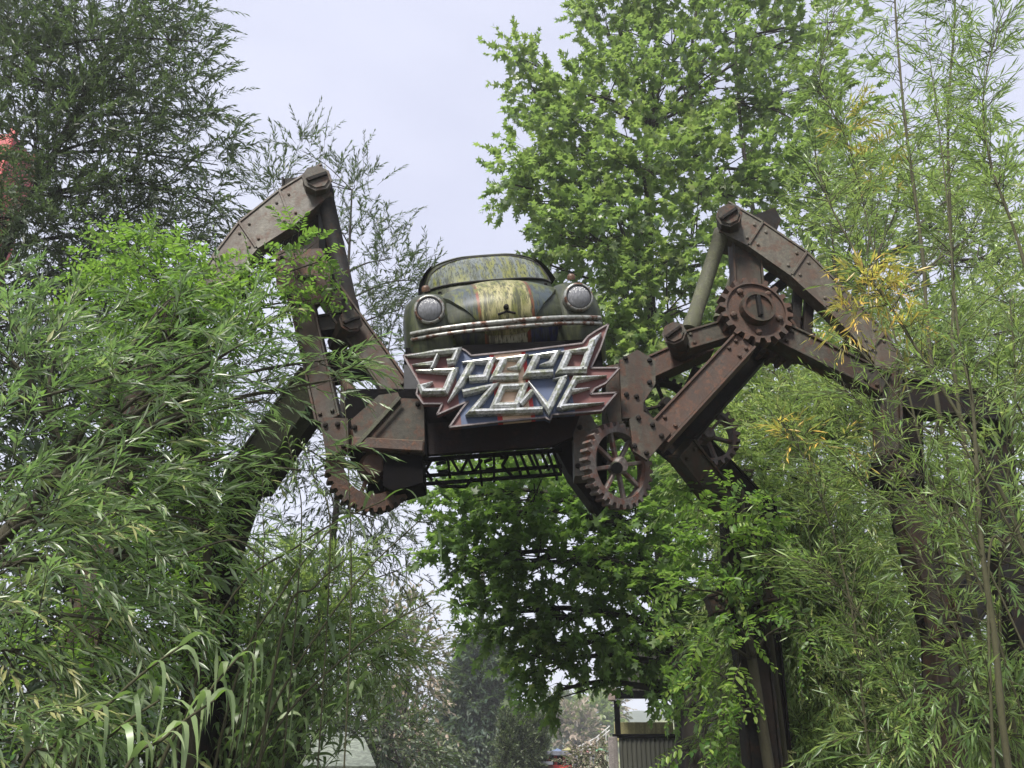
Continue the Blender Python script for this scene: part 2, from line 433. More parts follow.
M['l_plane'] = leaf_mat('plane_leaf', [(0, (.045, .092, .035)), (.5, (.105, .165, .052)), (1, (.24, .29, .08))], back=(.17, .25, .13), backf=.4, transl=.5, tcol=(.23, .35, .07), spec=.7, rough=.38)
M['l_feather'] = leaf_mat('feathery_leaf', [(0, (.08, .16, .045)), (.5, (.165, .27, .075)), (.8, (.31, .41, .14)), (1, (.44, .44, .18))], back=(.36, .46, .27), backf=.4, transl=.5, tcol=(.32, .42, .10), spec=.8, rough=.35)
M['l_bamboo'] = leaf_mat('bamboo_leaf', [(0, (.06, .13, .03)), (.55, (.13, .23, .06)), (.8, (.28, .36, .10)), (.88, (.60, .42, .075)), (1, (.75, .48, .09))], back=(.30, .36, .18), backf=.5, transl=.45, spec=.8, rough=.35, tcol=(.26, .38, .08))
M['l_reed'] = leaf_mat('reed_leaf', [(0, (.07, .13, .045)), (.5, (.15, .23, .085)), (1, (.30, .38, .19))], back=(.22, .30, .16), backf=.5, rough=.38, spec=.7, transl=.4)
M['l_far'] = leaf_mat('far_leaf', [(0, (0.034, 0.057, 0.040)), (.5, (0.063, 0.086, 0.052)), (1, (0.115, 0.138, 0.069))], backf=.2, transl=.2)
M['l_pink'] = leaf_mat('far_tan_leaf', [(0, (0.138, 0.103, 0.081)), (.5, (0.230, 0.172, 0.138)), (1, (0.299, 0.241, 0.196))], backf=.2, transl=.3)
M['ground'] = weathered('ground_soil', (.10, .09, .05), (.07, .09, .03), (.06, .05, .035), .3, .95, 0, 0, .5)
M['asphalt'] = weathered('path_asphalt', (.07, .068, .065), (.05, .05, .05), (.06, .055, .05), 2, .9, 0, 0, .4)

# ------------------------------------------------------------------ setting
mb = MB(); mb.add([(-700, -200, 0), (700, -200, 0), (700, 900, 0), (-700, 900, 0)], [(0, 1, 2, 3)])
tag(mb.build('ground', M['ground']), 'brown and green earth under the bushes', 'ground', kind='structure')
mb = MB(); mb.grid([[(x0, y, .004), (x0 + 4.4, y, .004)] for y, x0 in ((-20, -2.4), (0, -2.3), (8, -2.0), (16, -1.4), (26, .2), (40, 2.2), (60, 4.5))], False, True)
tag(mb.build('path', M['asphalt']), 'grey asphalt path passing under the machine arch', 'path', kind='structure')
mb = MB()
for s_ in (-.06, 4.4):
    pts = [(y, x0 + s_) for y, x0 in ((-20, -2.4), (0, -2.3), (8, -2.0), (16, -1.4), (26, .2), (40, 2.2), (60, 4.5))]
    for (ya, xa), (yb, xb) in zip(pts, pts[1:]):
        mb.frame_box(((xa+xb)/2 + .03, (ya+yb)/2, .06), ((xb-xa)/2, (yb-ya)/2 - .004, 0), (.05, 0, 0), (0, 0, .065))
tag(mb.build('kerb', flat('kerb_stone', (.2, .19, .18), .8)), 'low stone kerbs along both sides of the path', 'kerb', kind='structure')

# hills far away
def hill(name, prof, Y, thick, col, label, seed):
    r2 = np.random.default_rng(seed); rows = []
    xs = np.linspace(prof[0][0], prof[-1][0], 90)
    hs = np.interp(xs, [p[0] for p in prof], [p[1] for p in prof]) + r2.normal(0, .35, 90)*(Y/150)
    for k in range(9):
        t = k / 8; rows.append([(x, Y + t*thick, max(-.5, h*math.sin(t*math.pi/2*1.0)**.7 - (0 if k else .5)) ) for x, h in zip(xs, hs)])
    rows.append([(x, Y + thick*2.2, -.5) for x in xs])
    mb = MB(); mb.grid(rows, True)
    m = leaf_col = weathered(name + '_cover', col, tuple(c*.7 for c in col), tuple(c*1.3 for c in col), .09, .95, 0, 0, .8)
    return tag(mb.build(name, m), label, 'hill', kind='structure')
hill('hill', [(-260, 24), (-60, 22), (0, 20), (25, 19), (45, 25), (90, 32), (200, 40)], 230, 120, (.07, .09, .06), 'distant wooded hill fading into haze', 3)
hill('slope', [(-90, 2), (-10, 2.5), (0, 4.5), (14, 8.5), (24, 11), (50, 13), (90, 14)], 100, 70, (.16, .18, .08), 'hazy green slope behind the pavilion', 4)
# ------------------------------------------------------------------ the walking machine that spans the path
MY = 6.0
mach = empty('machine_arch', (0, MY + .6, 0), 'huge rusty brown machine on jointed spider legs spanning the path with gears', 'arch sculpture')
def part(mb, name, m): return child_world(mb, name, m, mach)
def px_beam(name, m, a, b, Y0, Y1, w, d=.16, flange=.02, bolts=0, mb=None):
    """bar between two joints; w in photo pixels across"""
    p0, p1 = P(a[0], a[1], Y0), P(b[0], b[1], Y1); s_ = S((a[1]+b[1])/2, (Y0+Y1)/2)
    own = mb is None; mb = mb or MB()
    mb.beam(p0, p1, w*s_, d, .006, flange=flange)
    t = (p1 - p0).normalized(); n = t.cross(Vector((0, 1, 0))).normalized(); sd = n.cross(t)
    if sd.y > 0: sd = -sd
    for k in range(bolts):
        for q, sg in ((p0, 1), (p1, -1)):
            c = q + t*sg*(.06 + .09*(k//2)) + n*w*s_*.27*(1 if k % 2 else -1) + sd*(d/2 - (.02 if flange else 0))
            mb.lathe([(.016, -.01), (.016, .012), (.010, .019), (0, .02)], c, sd, 8, False)
    return part(mb, name, m) if own else mb
def px_plate(name, m, poly, Y, th=.03, bolts=(), tilt=None, mb=None, bm=None):
    own = mb is None; mb = mb or MB()
    pts = [P(x, y, Y) for x, y in poly]; mb.prism(pts, (0, 1, 0), th)
    # raised rim along the edge
    c = sum(pts, Vector())/len(pts)
    o = part(mb, name, m) if own else mb
    if bolts:
        for x, y in bolts:
            q = MB().lathe([(.022, -.012), (.022, .002), (.018, .004), (.016, .022), (0, .026)], P(x, y, Y) - Vector((0, th/2, 0)), (0, -1, 0), 6, False)
            if own:
                b_ = child_world(q, 'bolt', bm or M['steel_dark'], mach)
                b_.parent = o; 
    return o
def cap(name, a, Y, r, back, axis, m=None):
    """octagonal bearing drum with a slotted end face"""
    c = P(a[0], a[1], Y); s_ = S(a[1], Y); r = r*s_; ax = Vector(axis).normalized(); mb = MB()
    mb.lathe([(0, .012), (r*.80, .012), (r*.80, 0), (r, 0), (r, -.025), (r*.93, -.03), (r*.93, -back), (0, -back)], c, ax, 8, False)
    o = part(mb, name, m or M['steel_light'])
    a1 = ax.orthogonal().normalized(); 
    u = (Vector((.85, 0, .5)) - ax*ax.dot(Vector((.85, 0, .5)))).normalized(); w = ax.cross(u)
    q = MB().frame_box(c + ax*.022, u*r*.72, w*r*.14, ax*.014, .004)
    z = child_world(q, 'bearing_slot', M['steel_dark'], mach); z.parent = o
    return o
def pipe(name, a, b, Y0, Y1, w, m):
    p0, p1 = P(*a, Y0), P(*b, Y1); s_ = S((a[1]+b[1])/2, (Y0+Y1)/2)
    mb = MB(); t = p1 - p0; r = w*s_/2
    mb.tube([p0, p0 + t*.08, p0 + t*.085, p0 + t*.9, p0 + t*.905, p1], [r*1.12, r*1.12, r, r, r*1.12, r*1.12], 20)
    return part(mb, name, m)
def gear(a, Y, r, axis, teeth, th, rim=.72, spokes=0, hub=.35, m=None, toothh=.13, parent=mach, holes=0):
    """spur gear: toothed rim, web or spokes, hub"""
    c = P(*a, Y) if not isinstance(a, Vector) else a
    ax = Vector(axis).normalized(); u = ax.orthogonal().normalized(); u = (Vector((0, 0, 1)) - ax*ax.z).normalized(); w = ax.cross(u)
    def pt(rr, an, h): return c + (u*math.cos(an) + w*math.sin(an))*rr + ax*h
    mb = MB(); ro, rb = r, r*(1 - toothh); out = []
    for k in range(teeth):
        a0 = k*2*math.pi/teeth; q = 2*math.pi/teeth
        out += [(rb, a0), (rb, a0 + q*.40), (ro, a0 + q*.52), (ro, a0 + q*.84)]
    n = len(out); vs = []; ri = r*rim
    for h in (th/2, -th/2):
        vs += [pt(rr, an, h) for rr, an in out]
    for h in (th/2, -th/2):
        vs += [pt(ri, an, h) for rr, an in out]
    fs = [(i, (i+1) % n, n + (i+1) % n, n + i) for i in range(n)]
    fs += [(i, 2*n + i, 2*n + (i+1) % n, (i+1) % n) for i in range(n)]
    fs += [(n+i, n+(i+1) % n, 3*n+(i+1) % n, 3*n+i) for i in range(n)]
    fs += [(2*n+i, 3*n+i, 3*n+(i+1) % n, 2*n+(i+1) % n) for i in range(n)]
    mb.add(vs, fs)
    if spokes:
        for k in range(spokes):
            an = k*2*math.pi/spokes + .3
            mb.beam(pt(r*hub*.7, an, 0), pt(ri + .01, an, 0), r*.09, th*.4, .004, side=ax)
        mb.lathe([(0, th*.75), (r*hub*.75, th*.75), (r*hub, th*.5), (r*hub, -th*.5), (0, -th*.5)], c, ax, 18, False)
    else:
        mb.lathe([(0, th*.32), (ri+.006, th*.32), (ri+.006, -th*.32), (0, -th*.32)], c, ax, 40, False)
    g = child_world(mb, 'gear', m or M['rust'], mach)
    if not spokes:
        h_ = child_world(MB().lathe([(0, .055), (r*hub*.8, .055), (r*hub*.8, .075), (r*hub, .075), (r*hub*1.03, .05), (r*hub*1.03, 0), (0, 0)], c + ax*th*.32, ax, 28, False), 'gear_hub', M['steel'], mach)
        h_.parent = g
        k_ = child_world(MB().frame_box(c + ax*(th*.32 + .075), u*r*hub*.7, w*r*.05, ax*.025, .006), 'gear_key', M['steel_dark'], mach); k_.parent = g
        for q in range(holes):
            an = q*2*math.pi/holes + .6
            z = child_world(MB().lathe([(.028, -.01), (.028, .018), (.015, .03), (0, .032)], pt(r*.66, an, th*.32), ax, 8, False), 'bolt', M['rust'], mach); z.parent = g
    return g

BY = MY + .62                                   # the rear frame plane
# ---- left upper arm: curved box arm of three welded lengths, with rear twin
def arm(poly, Y, dY, m, name='upper_arm', bars=()):
    """poly: (x, ytop, ybottom...) edges as pixel pairs top/bottom; box arm with lips"""
    mb = MB(); th = .20
    tops = [P(a[0], a[1], Y) for a in poly]; bots = [P(a[2], a[3], Y) for a in poly]
    for i in range(len(poly) - 1):
        q = [tops[i], tops[i+1], bots[i+1], bots[i]]
        mb.prism([p + Vector((0, dY, 0)) for p in q], (0, 1, 0), .03)
        mb.prism([p + Vector((0, dY + .09, 0)) for p in q], (0, 1, 0), .03)
    for edge, sg in ((tops, 1), (bots, -1)):
        for i in range(len(edge) - 1):
            a_, b_ = edge[i], edge[i+1]; t = (b_ - a_).normalized(); n = Vector((-t.z, 0, t.x))
            mid = (tops[i] + tops[i+1] - bots[i] - bots[i+1])
            if n.dot(mid)*sg < 0: n = -n
            off = Vector((0, dY + .04, 0)) + n*.008
            mb.beam(a_ + off - t*.004, b_ + off + t*.004, .016, .13, 0)
    for i in range(1, len(poly) - 1):            # weld bars across the joints
        mb.beam(tops[i] + Vector((0, dY - .022, 0)), bots[i] + Vector((0, dY - .022, 0)), .022, .018, .003)
    for i in range(len(poly)-1):
        for fx in (.15, .85):
            for fy in (.22, .78):
                q = lerp(lerp(tops[i], tops[i+1], fx), lerp(bots[i], bots[i+1], fx), fy) + Vector((0, dY - .015, 0))
                mb.lathe([(.013, -.005), (.013, .01), (0, .014)], q, (0, -1, 0), 8, False)
    return part(mb, name, m)
arm([(322, 166, 331, 194), (280, 192, 293, 226), (240, 224, 257, 249), (214, 258, 234, 276), (196, 292, 213, 306)], MY, 0, M['steel_light'])
cap('bearing_cap', (317, 178), MY - .12, 15, .55, (.22, -1, -.05))
cap('bearing_cap', (351, 321), MY - .16, 12.5, .42, (.45, -1, 0), M['steel'])
pipe('strut_pipe', (323, 186), (351, 316), MY + .06, MY + .05, 17, M['steel_dark'])
pipe('strut_pipe', (318, 190), (346, 320), MY + .6, MY + .6, 17, M['steel_dark'])
px_beam('post_beam', M['steel_dark'], (303, 186), (305, 292), MY + .25, MY + .2, 34, .3, .02)
px_plate('joint_plate', M['rust'], [(276, 252), (322, 250), (331, 270), (330, 296), (318, 306), (292, 306), (277, 288)], MY - .03, .05, [(283, 260), (320, 260), (322, 292), (290, 298)])
gear((306, 279), MY + .12, S(279, MY)*25, (0.05, -1, 0), 20, .10, m=M['rust'], holes=4)
child_world(MB().frame_box(P(306, 277, MY - .07), (.07, 0, 0), (0, .012, 0), (0, 0, .014), .004), 'slot_key', M['steel_dark'], mach)
for (a, b) in (((254, 238), (288, 262)), ((243, 248), (277, 272)), ((226, 272), (246, 300)), ((238, 268), (256, 292))):
    px_beam('cross_strut', M['steel_dark'], a, b, MY + .16, MY + .16, 7.5, .07, 0)
px_beam('lower_arm', M['steel'], (302, 300), (330, 424), MY + .04, MY - .04, 22, .2, .02, 2)
px_beam('lower_arm', M['steel'], (328, 292), (402, 398), MY + .08, MY - .0, 25, .2, .02, 2)
px_beam('link_bar', M['steel_dark'], (300, 330), (352, 322), MY + .05, MY + .02, 17, .14, .015)
px_beam('link_bar', M['steel_dark'], (318, 372), (372, 362), MY + .3, MY + .3, 24, .2, .015)
px_beam('brace_arm', M['mossy_pipe'], (318, 378), (240, 486), MY + .1, MY + .5, 30, .22, .02, 2)
px_beam('brace_arm', M['steel_dark'], (322, 392), (258, 490), MY + .35, MY + .75, 22, .18, .02)  # dark bar standing in for the shaded underside of the mossy brace
pipe('axle_pipe', (356, 398), (338, 372), MY - .02, MY + .4, 11, M['rust'])
# ---- left gusset cluster and wheel
px_plate('gusset_plate', M['steel'], [(320, 418), (348, 419), (349, 449), (334, 455), (327, 460)], MY - .22, .03, [(326, 426), (338, 425), (344, 447)])
px_plate('gusset_plate', M['steel'], [(351, 421), (379, 396), (398, 393), (400, 398), (356, 446)], MY - .20, .03, [(355, 428)])
px_plate('gusset_plate', M['steel'], [(360, 446), (402, 399), (424, 400), (425, 455), (362, 452)], MY - .17, .03, [(418, 405), (420, 448), (409, 452)])
child_world(MB().beam(P(356, 446, MY - .235), P(400, 397, MY - .235), .03, .012, .003), 'edge_strip', M['mossy_pipe'], mach)
child_world(MB().beam(P(352, 443, MY - .21), P(424, 447, MY - .21), .09, .05, .01), 'edge_strip', M['rust'], mach)
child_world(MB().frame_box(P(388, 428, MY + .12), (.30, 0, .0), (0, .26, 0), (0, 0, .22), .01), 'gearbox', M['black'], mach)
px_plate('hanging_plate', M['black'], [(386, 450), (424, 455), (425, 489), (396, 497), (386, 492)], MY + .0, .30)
gear((372, 468), MY - .02, S(465, MY)*46, (.28, -1, -.1), 34, .17, rim=.62, spokes=5, hub=.3, m=M['rust'], toothh=.09)
px_plate('hanging_plate', M['black'], [(372, 455), (392, 455), (394, 508), (378, 514), (366, 506)], MY + .22, .06)
# ---- body under the car
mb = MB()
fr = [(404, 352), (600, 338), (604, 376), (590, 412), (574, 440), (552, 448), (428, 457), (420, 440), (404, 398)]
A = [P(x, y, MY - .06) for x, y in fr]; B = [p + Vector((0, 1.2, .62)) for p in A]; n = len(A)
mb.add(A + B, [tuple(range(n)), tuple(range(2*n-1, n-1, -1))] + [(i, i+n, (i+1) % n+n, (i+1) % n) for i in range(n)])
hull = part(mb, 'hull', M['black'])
px_plate('hull_side', flat('navy_panel', (.006, .008, .014), .6), [(404, 352), (404, 398), (421, 441), (427, 456), (424, 400), (418, 360)], MY - .10, .02)
mb = MB()
for k in range(5):
    y = 424 + k*6.4; mb.beam(P(431, y + 2.2, MY - .075), P(570 - k*5, y - 4, MY - .075), .008, .02, 0)
q = part(mb, 'panel_seam', M['black'])
px_plate('belly_plate', weathered('maroon_panel', (.012, .008, .008), (.008, .006, .007), (.02, .01, .008), 3, .75, 0, 0, .3, spec=.15), [(428, 424), (580, 415), (572, 438), (552, 446), (429, 455)], MY - .11, .03)
# lattice under the hull: letters seen from behind on two rails
mb = MB(); LY = MY + .02
def lb(a, b, w=.018): mb.beam(P(*a, LY), P(*b, LY), w, .03, 0)
lb((424, 460), (562, 450), .03); lb((424, 476), (562, 466), .022); lb((424, 484), (562, 474), .022)
for a, b in (((432, 459), (426, 470)), ((426, 470), (432, 480)), ((436, 464), (446, 462)), ((438, 472), (448, 471)), ((448, 460), (450, 478)), ((452, 460), (460, 474)),
             ((460, 474), (468, 458)), ((468, 458), (474, 472)), ((474, 472), (482, 460)), ((479, 457), (482, 486)), ((484, 462), (492, 459)), ((486, 470), (494, 468)), ((494, 456), (494, 482)),
             ((500, 458), (508, 456)), ((508, 456), (502, 466)), ((502, 466), (514, 478)), ((514, 455), (522, 478)), ((520, 453), (530, 477)), ((528, 453), (536, 470)), ((533, 452), (542, 476)),
             ((541, 452), (549, 470)), ((547, 450), (556, 476)), ((553, 450), (561, 472)), ((436, 480), (440, 486)), ((440, 486), (466, 487)), ((466, 487), (472, 478)), ((556, 472), (557, 480))): lb(a, b)
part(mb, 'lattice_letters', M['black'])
px_plate('bumper_shade_plate', M['black'], [(406, 349), (598, 340), (600, 352), (404, 366)], MY - .09, .04)  # black plate painting in the shade below the bumper
# ---- right block, plates, wheel
px_plate('side_block', M['steel'], [(604, 376), (622, 372), (628, 380), (630, 428), (608, 436), (604, 420)], MY + .1, .35, )
px_plate('joint_plate', M['steel'], [(619, 361), (637, 351), (655, 362), (655, 385), (643, 404), (643, 418), (622, 420)], MY - .16, .05, [(625, 360), (649, 362), (649, 384), (626, 396), (636, 398)])
px_plate('joint_plate', M['steel'], [(629, 420), (643, 412), (671, 433), (647, 461), (633, 452)], MY - .22, .04, [(638, 419), (652, 426), (661, 437), (646, 454), (634, 447)])
px_plate('shield_plate', M['steel_light'], [(572, 424), (583, 409), (596, 430), (596, 478), (574, 480)], MY + .0, .18, [(579, 432), (577, 470)])
px_plate('shield_plate', M['steel_dark'], [(552, 448), (572, 430), (590, 476), (600, 512), (590, 508), (568, 478)], MY + .28, .2)
px_plate('shield_plate', M['black'], [(590, 440), (606, 440), (606, 505), (598, 514), (590, 500)], MY + .2, .16)
gear((617, 466), MY - .12, S(466, MY)*43, (.72, -1, -.14), 30, .09, rim=.76, spokes=8, hub=.2, m=M['gear_pale'], toothh=.10)
pipe('axle_pipe', (617, 468), (600, 452), MY - .2, MY + .35, 10, M['steel_dark'])
# ---- right upper arm
ra = [(728, 204, 720, 232), (762, 224, 748, 246), (806, 254, 791, 276), (842, 290, 826, 308), (884, 334, 868, 352), (902, 362, 886, 382)]
arm(ra, MY, 0, M['steel_light']); 
cap('bearing_cap', (729, 215), MY - .16, 13, .55, (-.25, -1, -.1), M['steel'])
cap('bearing_cap', (674, 333), MY - .2, 12.5, .45, (-.35, -1, -.05), M['steel'])
pipe('strut_pipe', (722, 232), (690, 330), MY + .06, MY + .0, 15, M['mossy_pipe'])
pipe('strut_pipe', (750, 235), (720, 320), MY + .66, MY + .6, 12, M['mossy_pipe'])
px_beam('post_beam', M['steel'], (743, 222), (748, 300), MY + .10, MY + .12, 27, .16, .02, 2)
px_plate('joint_plate', M['steel_dark'], [(750, 222), (772, 214), (778, 226), (764, 262), (752, 262)], MY + .5, .2)
gear((754, 313), MY - .10, S(313, MY)*37, (.12, -1, .02), 20, .11, holes=5, hub=.45, m=M['rust'], toothh=.15, rim=.8)
gear((778, 334), MY + .22, S(330, MY)*36, (.1, -1, 0), 20, .14, holes=0, hub=.4, m=M['rust'], toothh=.15, rim=.8)
for a, b in (((762, 284), (790, 260)), ((772, 292), (800, 270)), ((800, 266), (794, 338)), ((811, 272), (806, 344)), ((868, 322), (828, 366)), ((878, 334), (842, 374))):
    px_beam('cross_strut', M['steel_dark'], a, b, MY + .16, MY + .16, 8.5, .08, 0)
px_beam('forearm', M['steel'], (770, 332), (884, 388), MY + .02, MY - .05, 23, .17, .02, 4)
px_beam('link_bar', M['steel'], (684, 344), (752, 324), MY - .03, MY + .0, 18, .14, .015, 2)
px_beam('link_bar', M['rust'], (648, 372), (706, 346), MY + .25, MY + .25, 21, .2, .015)
px_beam('link_bar', M['steel_dark'], (700, 372), (676, 424), MY + .22, MY + .1, 15, .12, .015)
px_beam('diagonal_beam', M['rust'], (742, 346), (655, 440), MY - .05, MY - .12, 24, .22, .02, 4)
px_beam('diagonal_beam', M['steel_dark'], (752, 352), (662, 452), MY + .35, MY + .3, 30, .2, .02)
gear((665, 405), MY + .3, S(400, MY)*30, (.15, -1, 0), 22, .1, rim=.78, spokes=4, hub=.22, m=M['steel_dark'])
gear((706, 436), MY + .5, S(440, MY)*36, (.1, -1, 0), 26, .12, rim=.78, spokes=6, hub=.22, m=M['gear_pale'])
px_beam('brace_arm', M['steel'], (680, 448), (730, 512), MY + .2, MY + .6, 24, .2, .02, 2)
px_beam('brace_arm', M['steel_dark'], (692, 440), (760, 510), MY + .8, MY + 1.1, 20, .2, .02)
# ---- legs standing on the ground
def leg(pts, w, m, name='leg', d=.2):
    """pts: (x, y, Y) joints from the top; the last one stands on the ground"""
    mb = MB(); J = []
    for x, y, Y in pts:
        J.append(P(x, y, Y) if y is not None else Vector((x, Y, 0)))
    for i in range(len(J) - 1):
        s_ = S(pts[i][1], pts[i][2])
        mb.beam(J[i], J[i+1], w[i]*s_, d, .008, flange=.02)
    return part(mb, name, m)
leg([(887, 372, MY), (888, 462, MY), (906, 500, MY), (942, 628, MY), (2.45, None, MY - .1)], [17, 21, 23, 24], M['steel'])
leg([(906, 384, MY + .6), (908, 520, MY + .6), (940, 640, MY + .5), (2.75, None, MY + .6)], [20, 22, 24], M['steel_dark'])
leg([(988, 404, MY + .5), (1004, 560, MY + .4), (3.75, None, MY + .3)], [26, 26], M['steel_dark'])
px_beam('link_bar', M['steel_dark'], (892, 396), (1000, 412), MY + .1, MY + .4, 30, .2, .02)
px_beam('link_bar', M['steel_dark'], (940, 632), (975, 590), MY - .05, MY + .3, 34, .2, .02)
px_beam('link_bar', M['steel_dark'], (945, 712), (990, 716), MY - .02, MY + .3, 20, .2, .02)
px_plate('joint_plate', M['steel'], [(924, 612), (944, 606), (962, 634), (944, 644), (930, 640)], MY - .14, .04, [(934, 618), (950, 626), (940, 636), (946, 612)])
gear((895, 474), MY - .02, S(474, MY)*22, (.1, -1, 0), 14, .2, holes=0, hub=.5, m=M['steel_dark'])
mb = MB().tube([P(x, y, MY + .3) for x, y in ((900, 505), (925, 493), (950, 502), (982, 506))], .035, 10)
part(mb, 'curved_pipe', M['steel_dark'])
leg([(733, 500, MY + .6), (738, 590, MY + .6), (752, 660, MY + .6), (1.72, None, MY + .5)], [22, 28, 30], M['steel_dark'])
leg([(764, 500, MY + 1.1), (762, 600, MY + 1.1), (1.95, None, MY + 1.1)], [18, 22], M['steel_dark'])
px_beam('link_bar', M['steel'], (708, 606), (775, 592), MY + .5, MY + .5, 16, .18, .02, 2)
px_plate('joint_plate', M['steel_dark'], [(712, 596), (740, 560), (776, 566), (778, 592), (752, 626), (722, 624)], MY + .7, .12)
# left legs, mostly inside the creepers
cap('bearing_cap', (178, 306), MY - .15, 14, .5, (.1, -1, 0), M['steel'])
leg([(206, 302, MY), (160, 330, MY), (120, 460, MY), (-2.75, None, MY - .2)], [26, 28, 30], M['steel'])
leg([(196, 330, MY + .5), (184, 420, MY + .5), (206, 560, MY + .5), (-2.0, None, MY + .5)], [22, 24, 26], M['steel_dark'])
leg([(250, 478, MY + .6), (222, 560, MY + .6), (-1.95, None, MY + .8)], [26, 26], M['steel_dark'])
px_beam('link_bar', M['rust'], (104, 432), (150, 422), MY - .1, MY - .1, 18, .18, .02, 2)
px_beam('link_bar', M['steel_dark'], (120, 380), (205, 372), MY + .1, MY + .3, 26, .2, .02)
px_plate('joint_plate', M['steel'], [(78, 444), (100, 436), (112, 456), (104, 474), (82, 474)], MY - .16, .04, [(84, 450), (104, 460)])
# concrete footings under the legs
for x, y in ((2.45, MY - .1), (2.75, MY + .6), (3.75, MY + .3), (1.72, MY + .5), (1.95, MY + 1.1), (-2.75, MY - .2), (-2.0, MY + .5)):
    child_world(MB().box(x - .22, x + .22, y - .22, y + .22, -.1, .12, .02), 'foot_pad', M['steel_dark'], mach)

# ------------------------------------------------------------------ the sign
SY = MY - .34
SO = P(505, 385, SY)
sign = empty('sign', SO, 'jagged metal sign reading SPEED ZONE in chiselled silver letters below the old car', 'sign')
def sp_(x, y, dy=0): return P(x, y, SY) - SO + Vector((0, dy, 0))
board = [(403.9,357.8),(462,351),(466,353),(471.5,357.8),(494.8,355.5),(526,352.5),(582,345.5),(587.5,338.7),(595.7,333.2),(608,326.4),(600,350),(590.2,370.1),(618.9,370),
         (605.2,385.1),(594.3,390.6),(590.2,396.1),(616.2,394.7),(601.1,412.5),(551.9,416.6),(549.9,422),(545.1,419.3),(500,423.4),(449.7,428.9),(462,411),(468.8,402.9),(437.4,416.6),
         (442.8,405.6),(423.7,405.6),(416.9,396.1),(419.6,385.1)]
m, nt, b = new_mat('sign_board_paint')
tc = N(nt, 'ShaderNodeTexCoord'); sx = N(nt, 'ShaderNodeSeparateXYZ'); nt.links.new(tc.outputs['Object'], sx.inputs[0])
s_ = S(385, SY)
xx = math_(nt, 'MULTIPLY_ADD', sx.outputs[0], 1/(256*s_), .5)
xx = math_(nt, 'MULTIPLY_ADD', sx.outputs[2], 1/(256*s_)*.13, xx)       # the stripes lean a little
X = lambda px: .5 + (px - 505)/256
MA, BL = (.13, .042, .038), (.055, .08, .15)
c = ramp(nt, xx, [(0, MA), (X(457), BL), (X(493), (.42, .025, .025)), (X(497.5), (.62, .44, .32)), (X(526), (.42, .025, .025)), (X(529.5), BL), (X(570), MA)], 'CONSTANT')
c = mix(nt, ramp(nt, noise(nt, 9, 6, .7), [(.5, (0,)*3), (.75, (.6,)*3)]), c, (.07, .055, .05))
c = mix(nt, .4, c, mix(nt, noise(nt, 40, 4, .7), (.5,)*3, (1.3,)*3), 'MULTIPLY')
nt.links.new(c, b.inputs['Base Color']); b.inputs['Roughness'].default_value = .6
mb = MB(); mb.prism([sp_(x, y) for x, y in board], (0, 1, 0), .05); mb.build('board', m, sign)
mb = MB()                                        # thin raised edge round the board
for i in range(len(board)):
    a_, b_ = sp_(*board[i], -.03), sp_(*board[(i+1) % len(board)], -.03)
    mb.beam(a_, b_, .012, .022, 0)
mb.build('board_edge', flat('edge_metal', (.20, .17, .17), .5, .2), sign)
def stroke(mb, pts, w, closed=False, taper=(0, 0)):
    """chiselled letter stroke: mitred band with a ridge"""
    q = [sp_(x, y, -.027) for x, y in pts]; n = len(q); ring = []
    for i in range(n):
        if closed: a_, c_ = q[i-1], q[(i+1) % n]
        else: a_, c_ = q[max(i-1, 0)], q[min(i+1, n-1)]
        d1 = (q[i] - a_).normalized() if (q[i] - a_).length > 1e-6 else None
        d2 = (c_ - q[i]).normalized() if (c_ - q[i]).length > 1e-6 else None
        d1 = d1 or d2; d2 = d2 or d1
        n1 = Vector((-d1.z, 0, d1.x)); n2 = Vector((-d2.z, 0, d2.x)); mi = (n1 + n2)
        if mi.length < .3: mi = n1
        mi.normalize(); k = 1/max(.45, mi.dot(n1)); ww = w*s_/2*k
        if not closed and i == 0 and taper[0]: ww *= .25
        if not closed and i == n-1 and taper[1]: ww *= .12
        up = Vector((0, -1, 0)); hgt = .07
        h2 = hgt*(.5 if ww < w*s_*.2 else 1)
        ring.append([q[i] - mi*ww, q[i] - mi*ww + up*h2*.68, q[i] - mi*ww*.25 + up*h2, q[i] + mi*ww*.25 + up*h2, q[i] + mi*ww + up*h2*.68, q[i] + mi*ww])
    vs = [p for r_ in ring for p in r_]; m_ = n if closed else n - 1
    fs = [(i*6 + j, i*6 + (j+1) % 6, ((i+1) % n)*6 + (j+1) % 6, ((i+1) % n)*6 + j) for i in range(m_) for j in range(6)]
    if not closed: fs += [tuple(range(6)), tuple((n-1)*6 + j for j in range(5, -1, -1))]
    mb.add(vs, fs)
def Z4(x, y): return (395 + x/7.317, 325 + y/7.317)
def Z1(x, y): return (390 + x/4.267, 240 + y/4.267)
W = 6.6
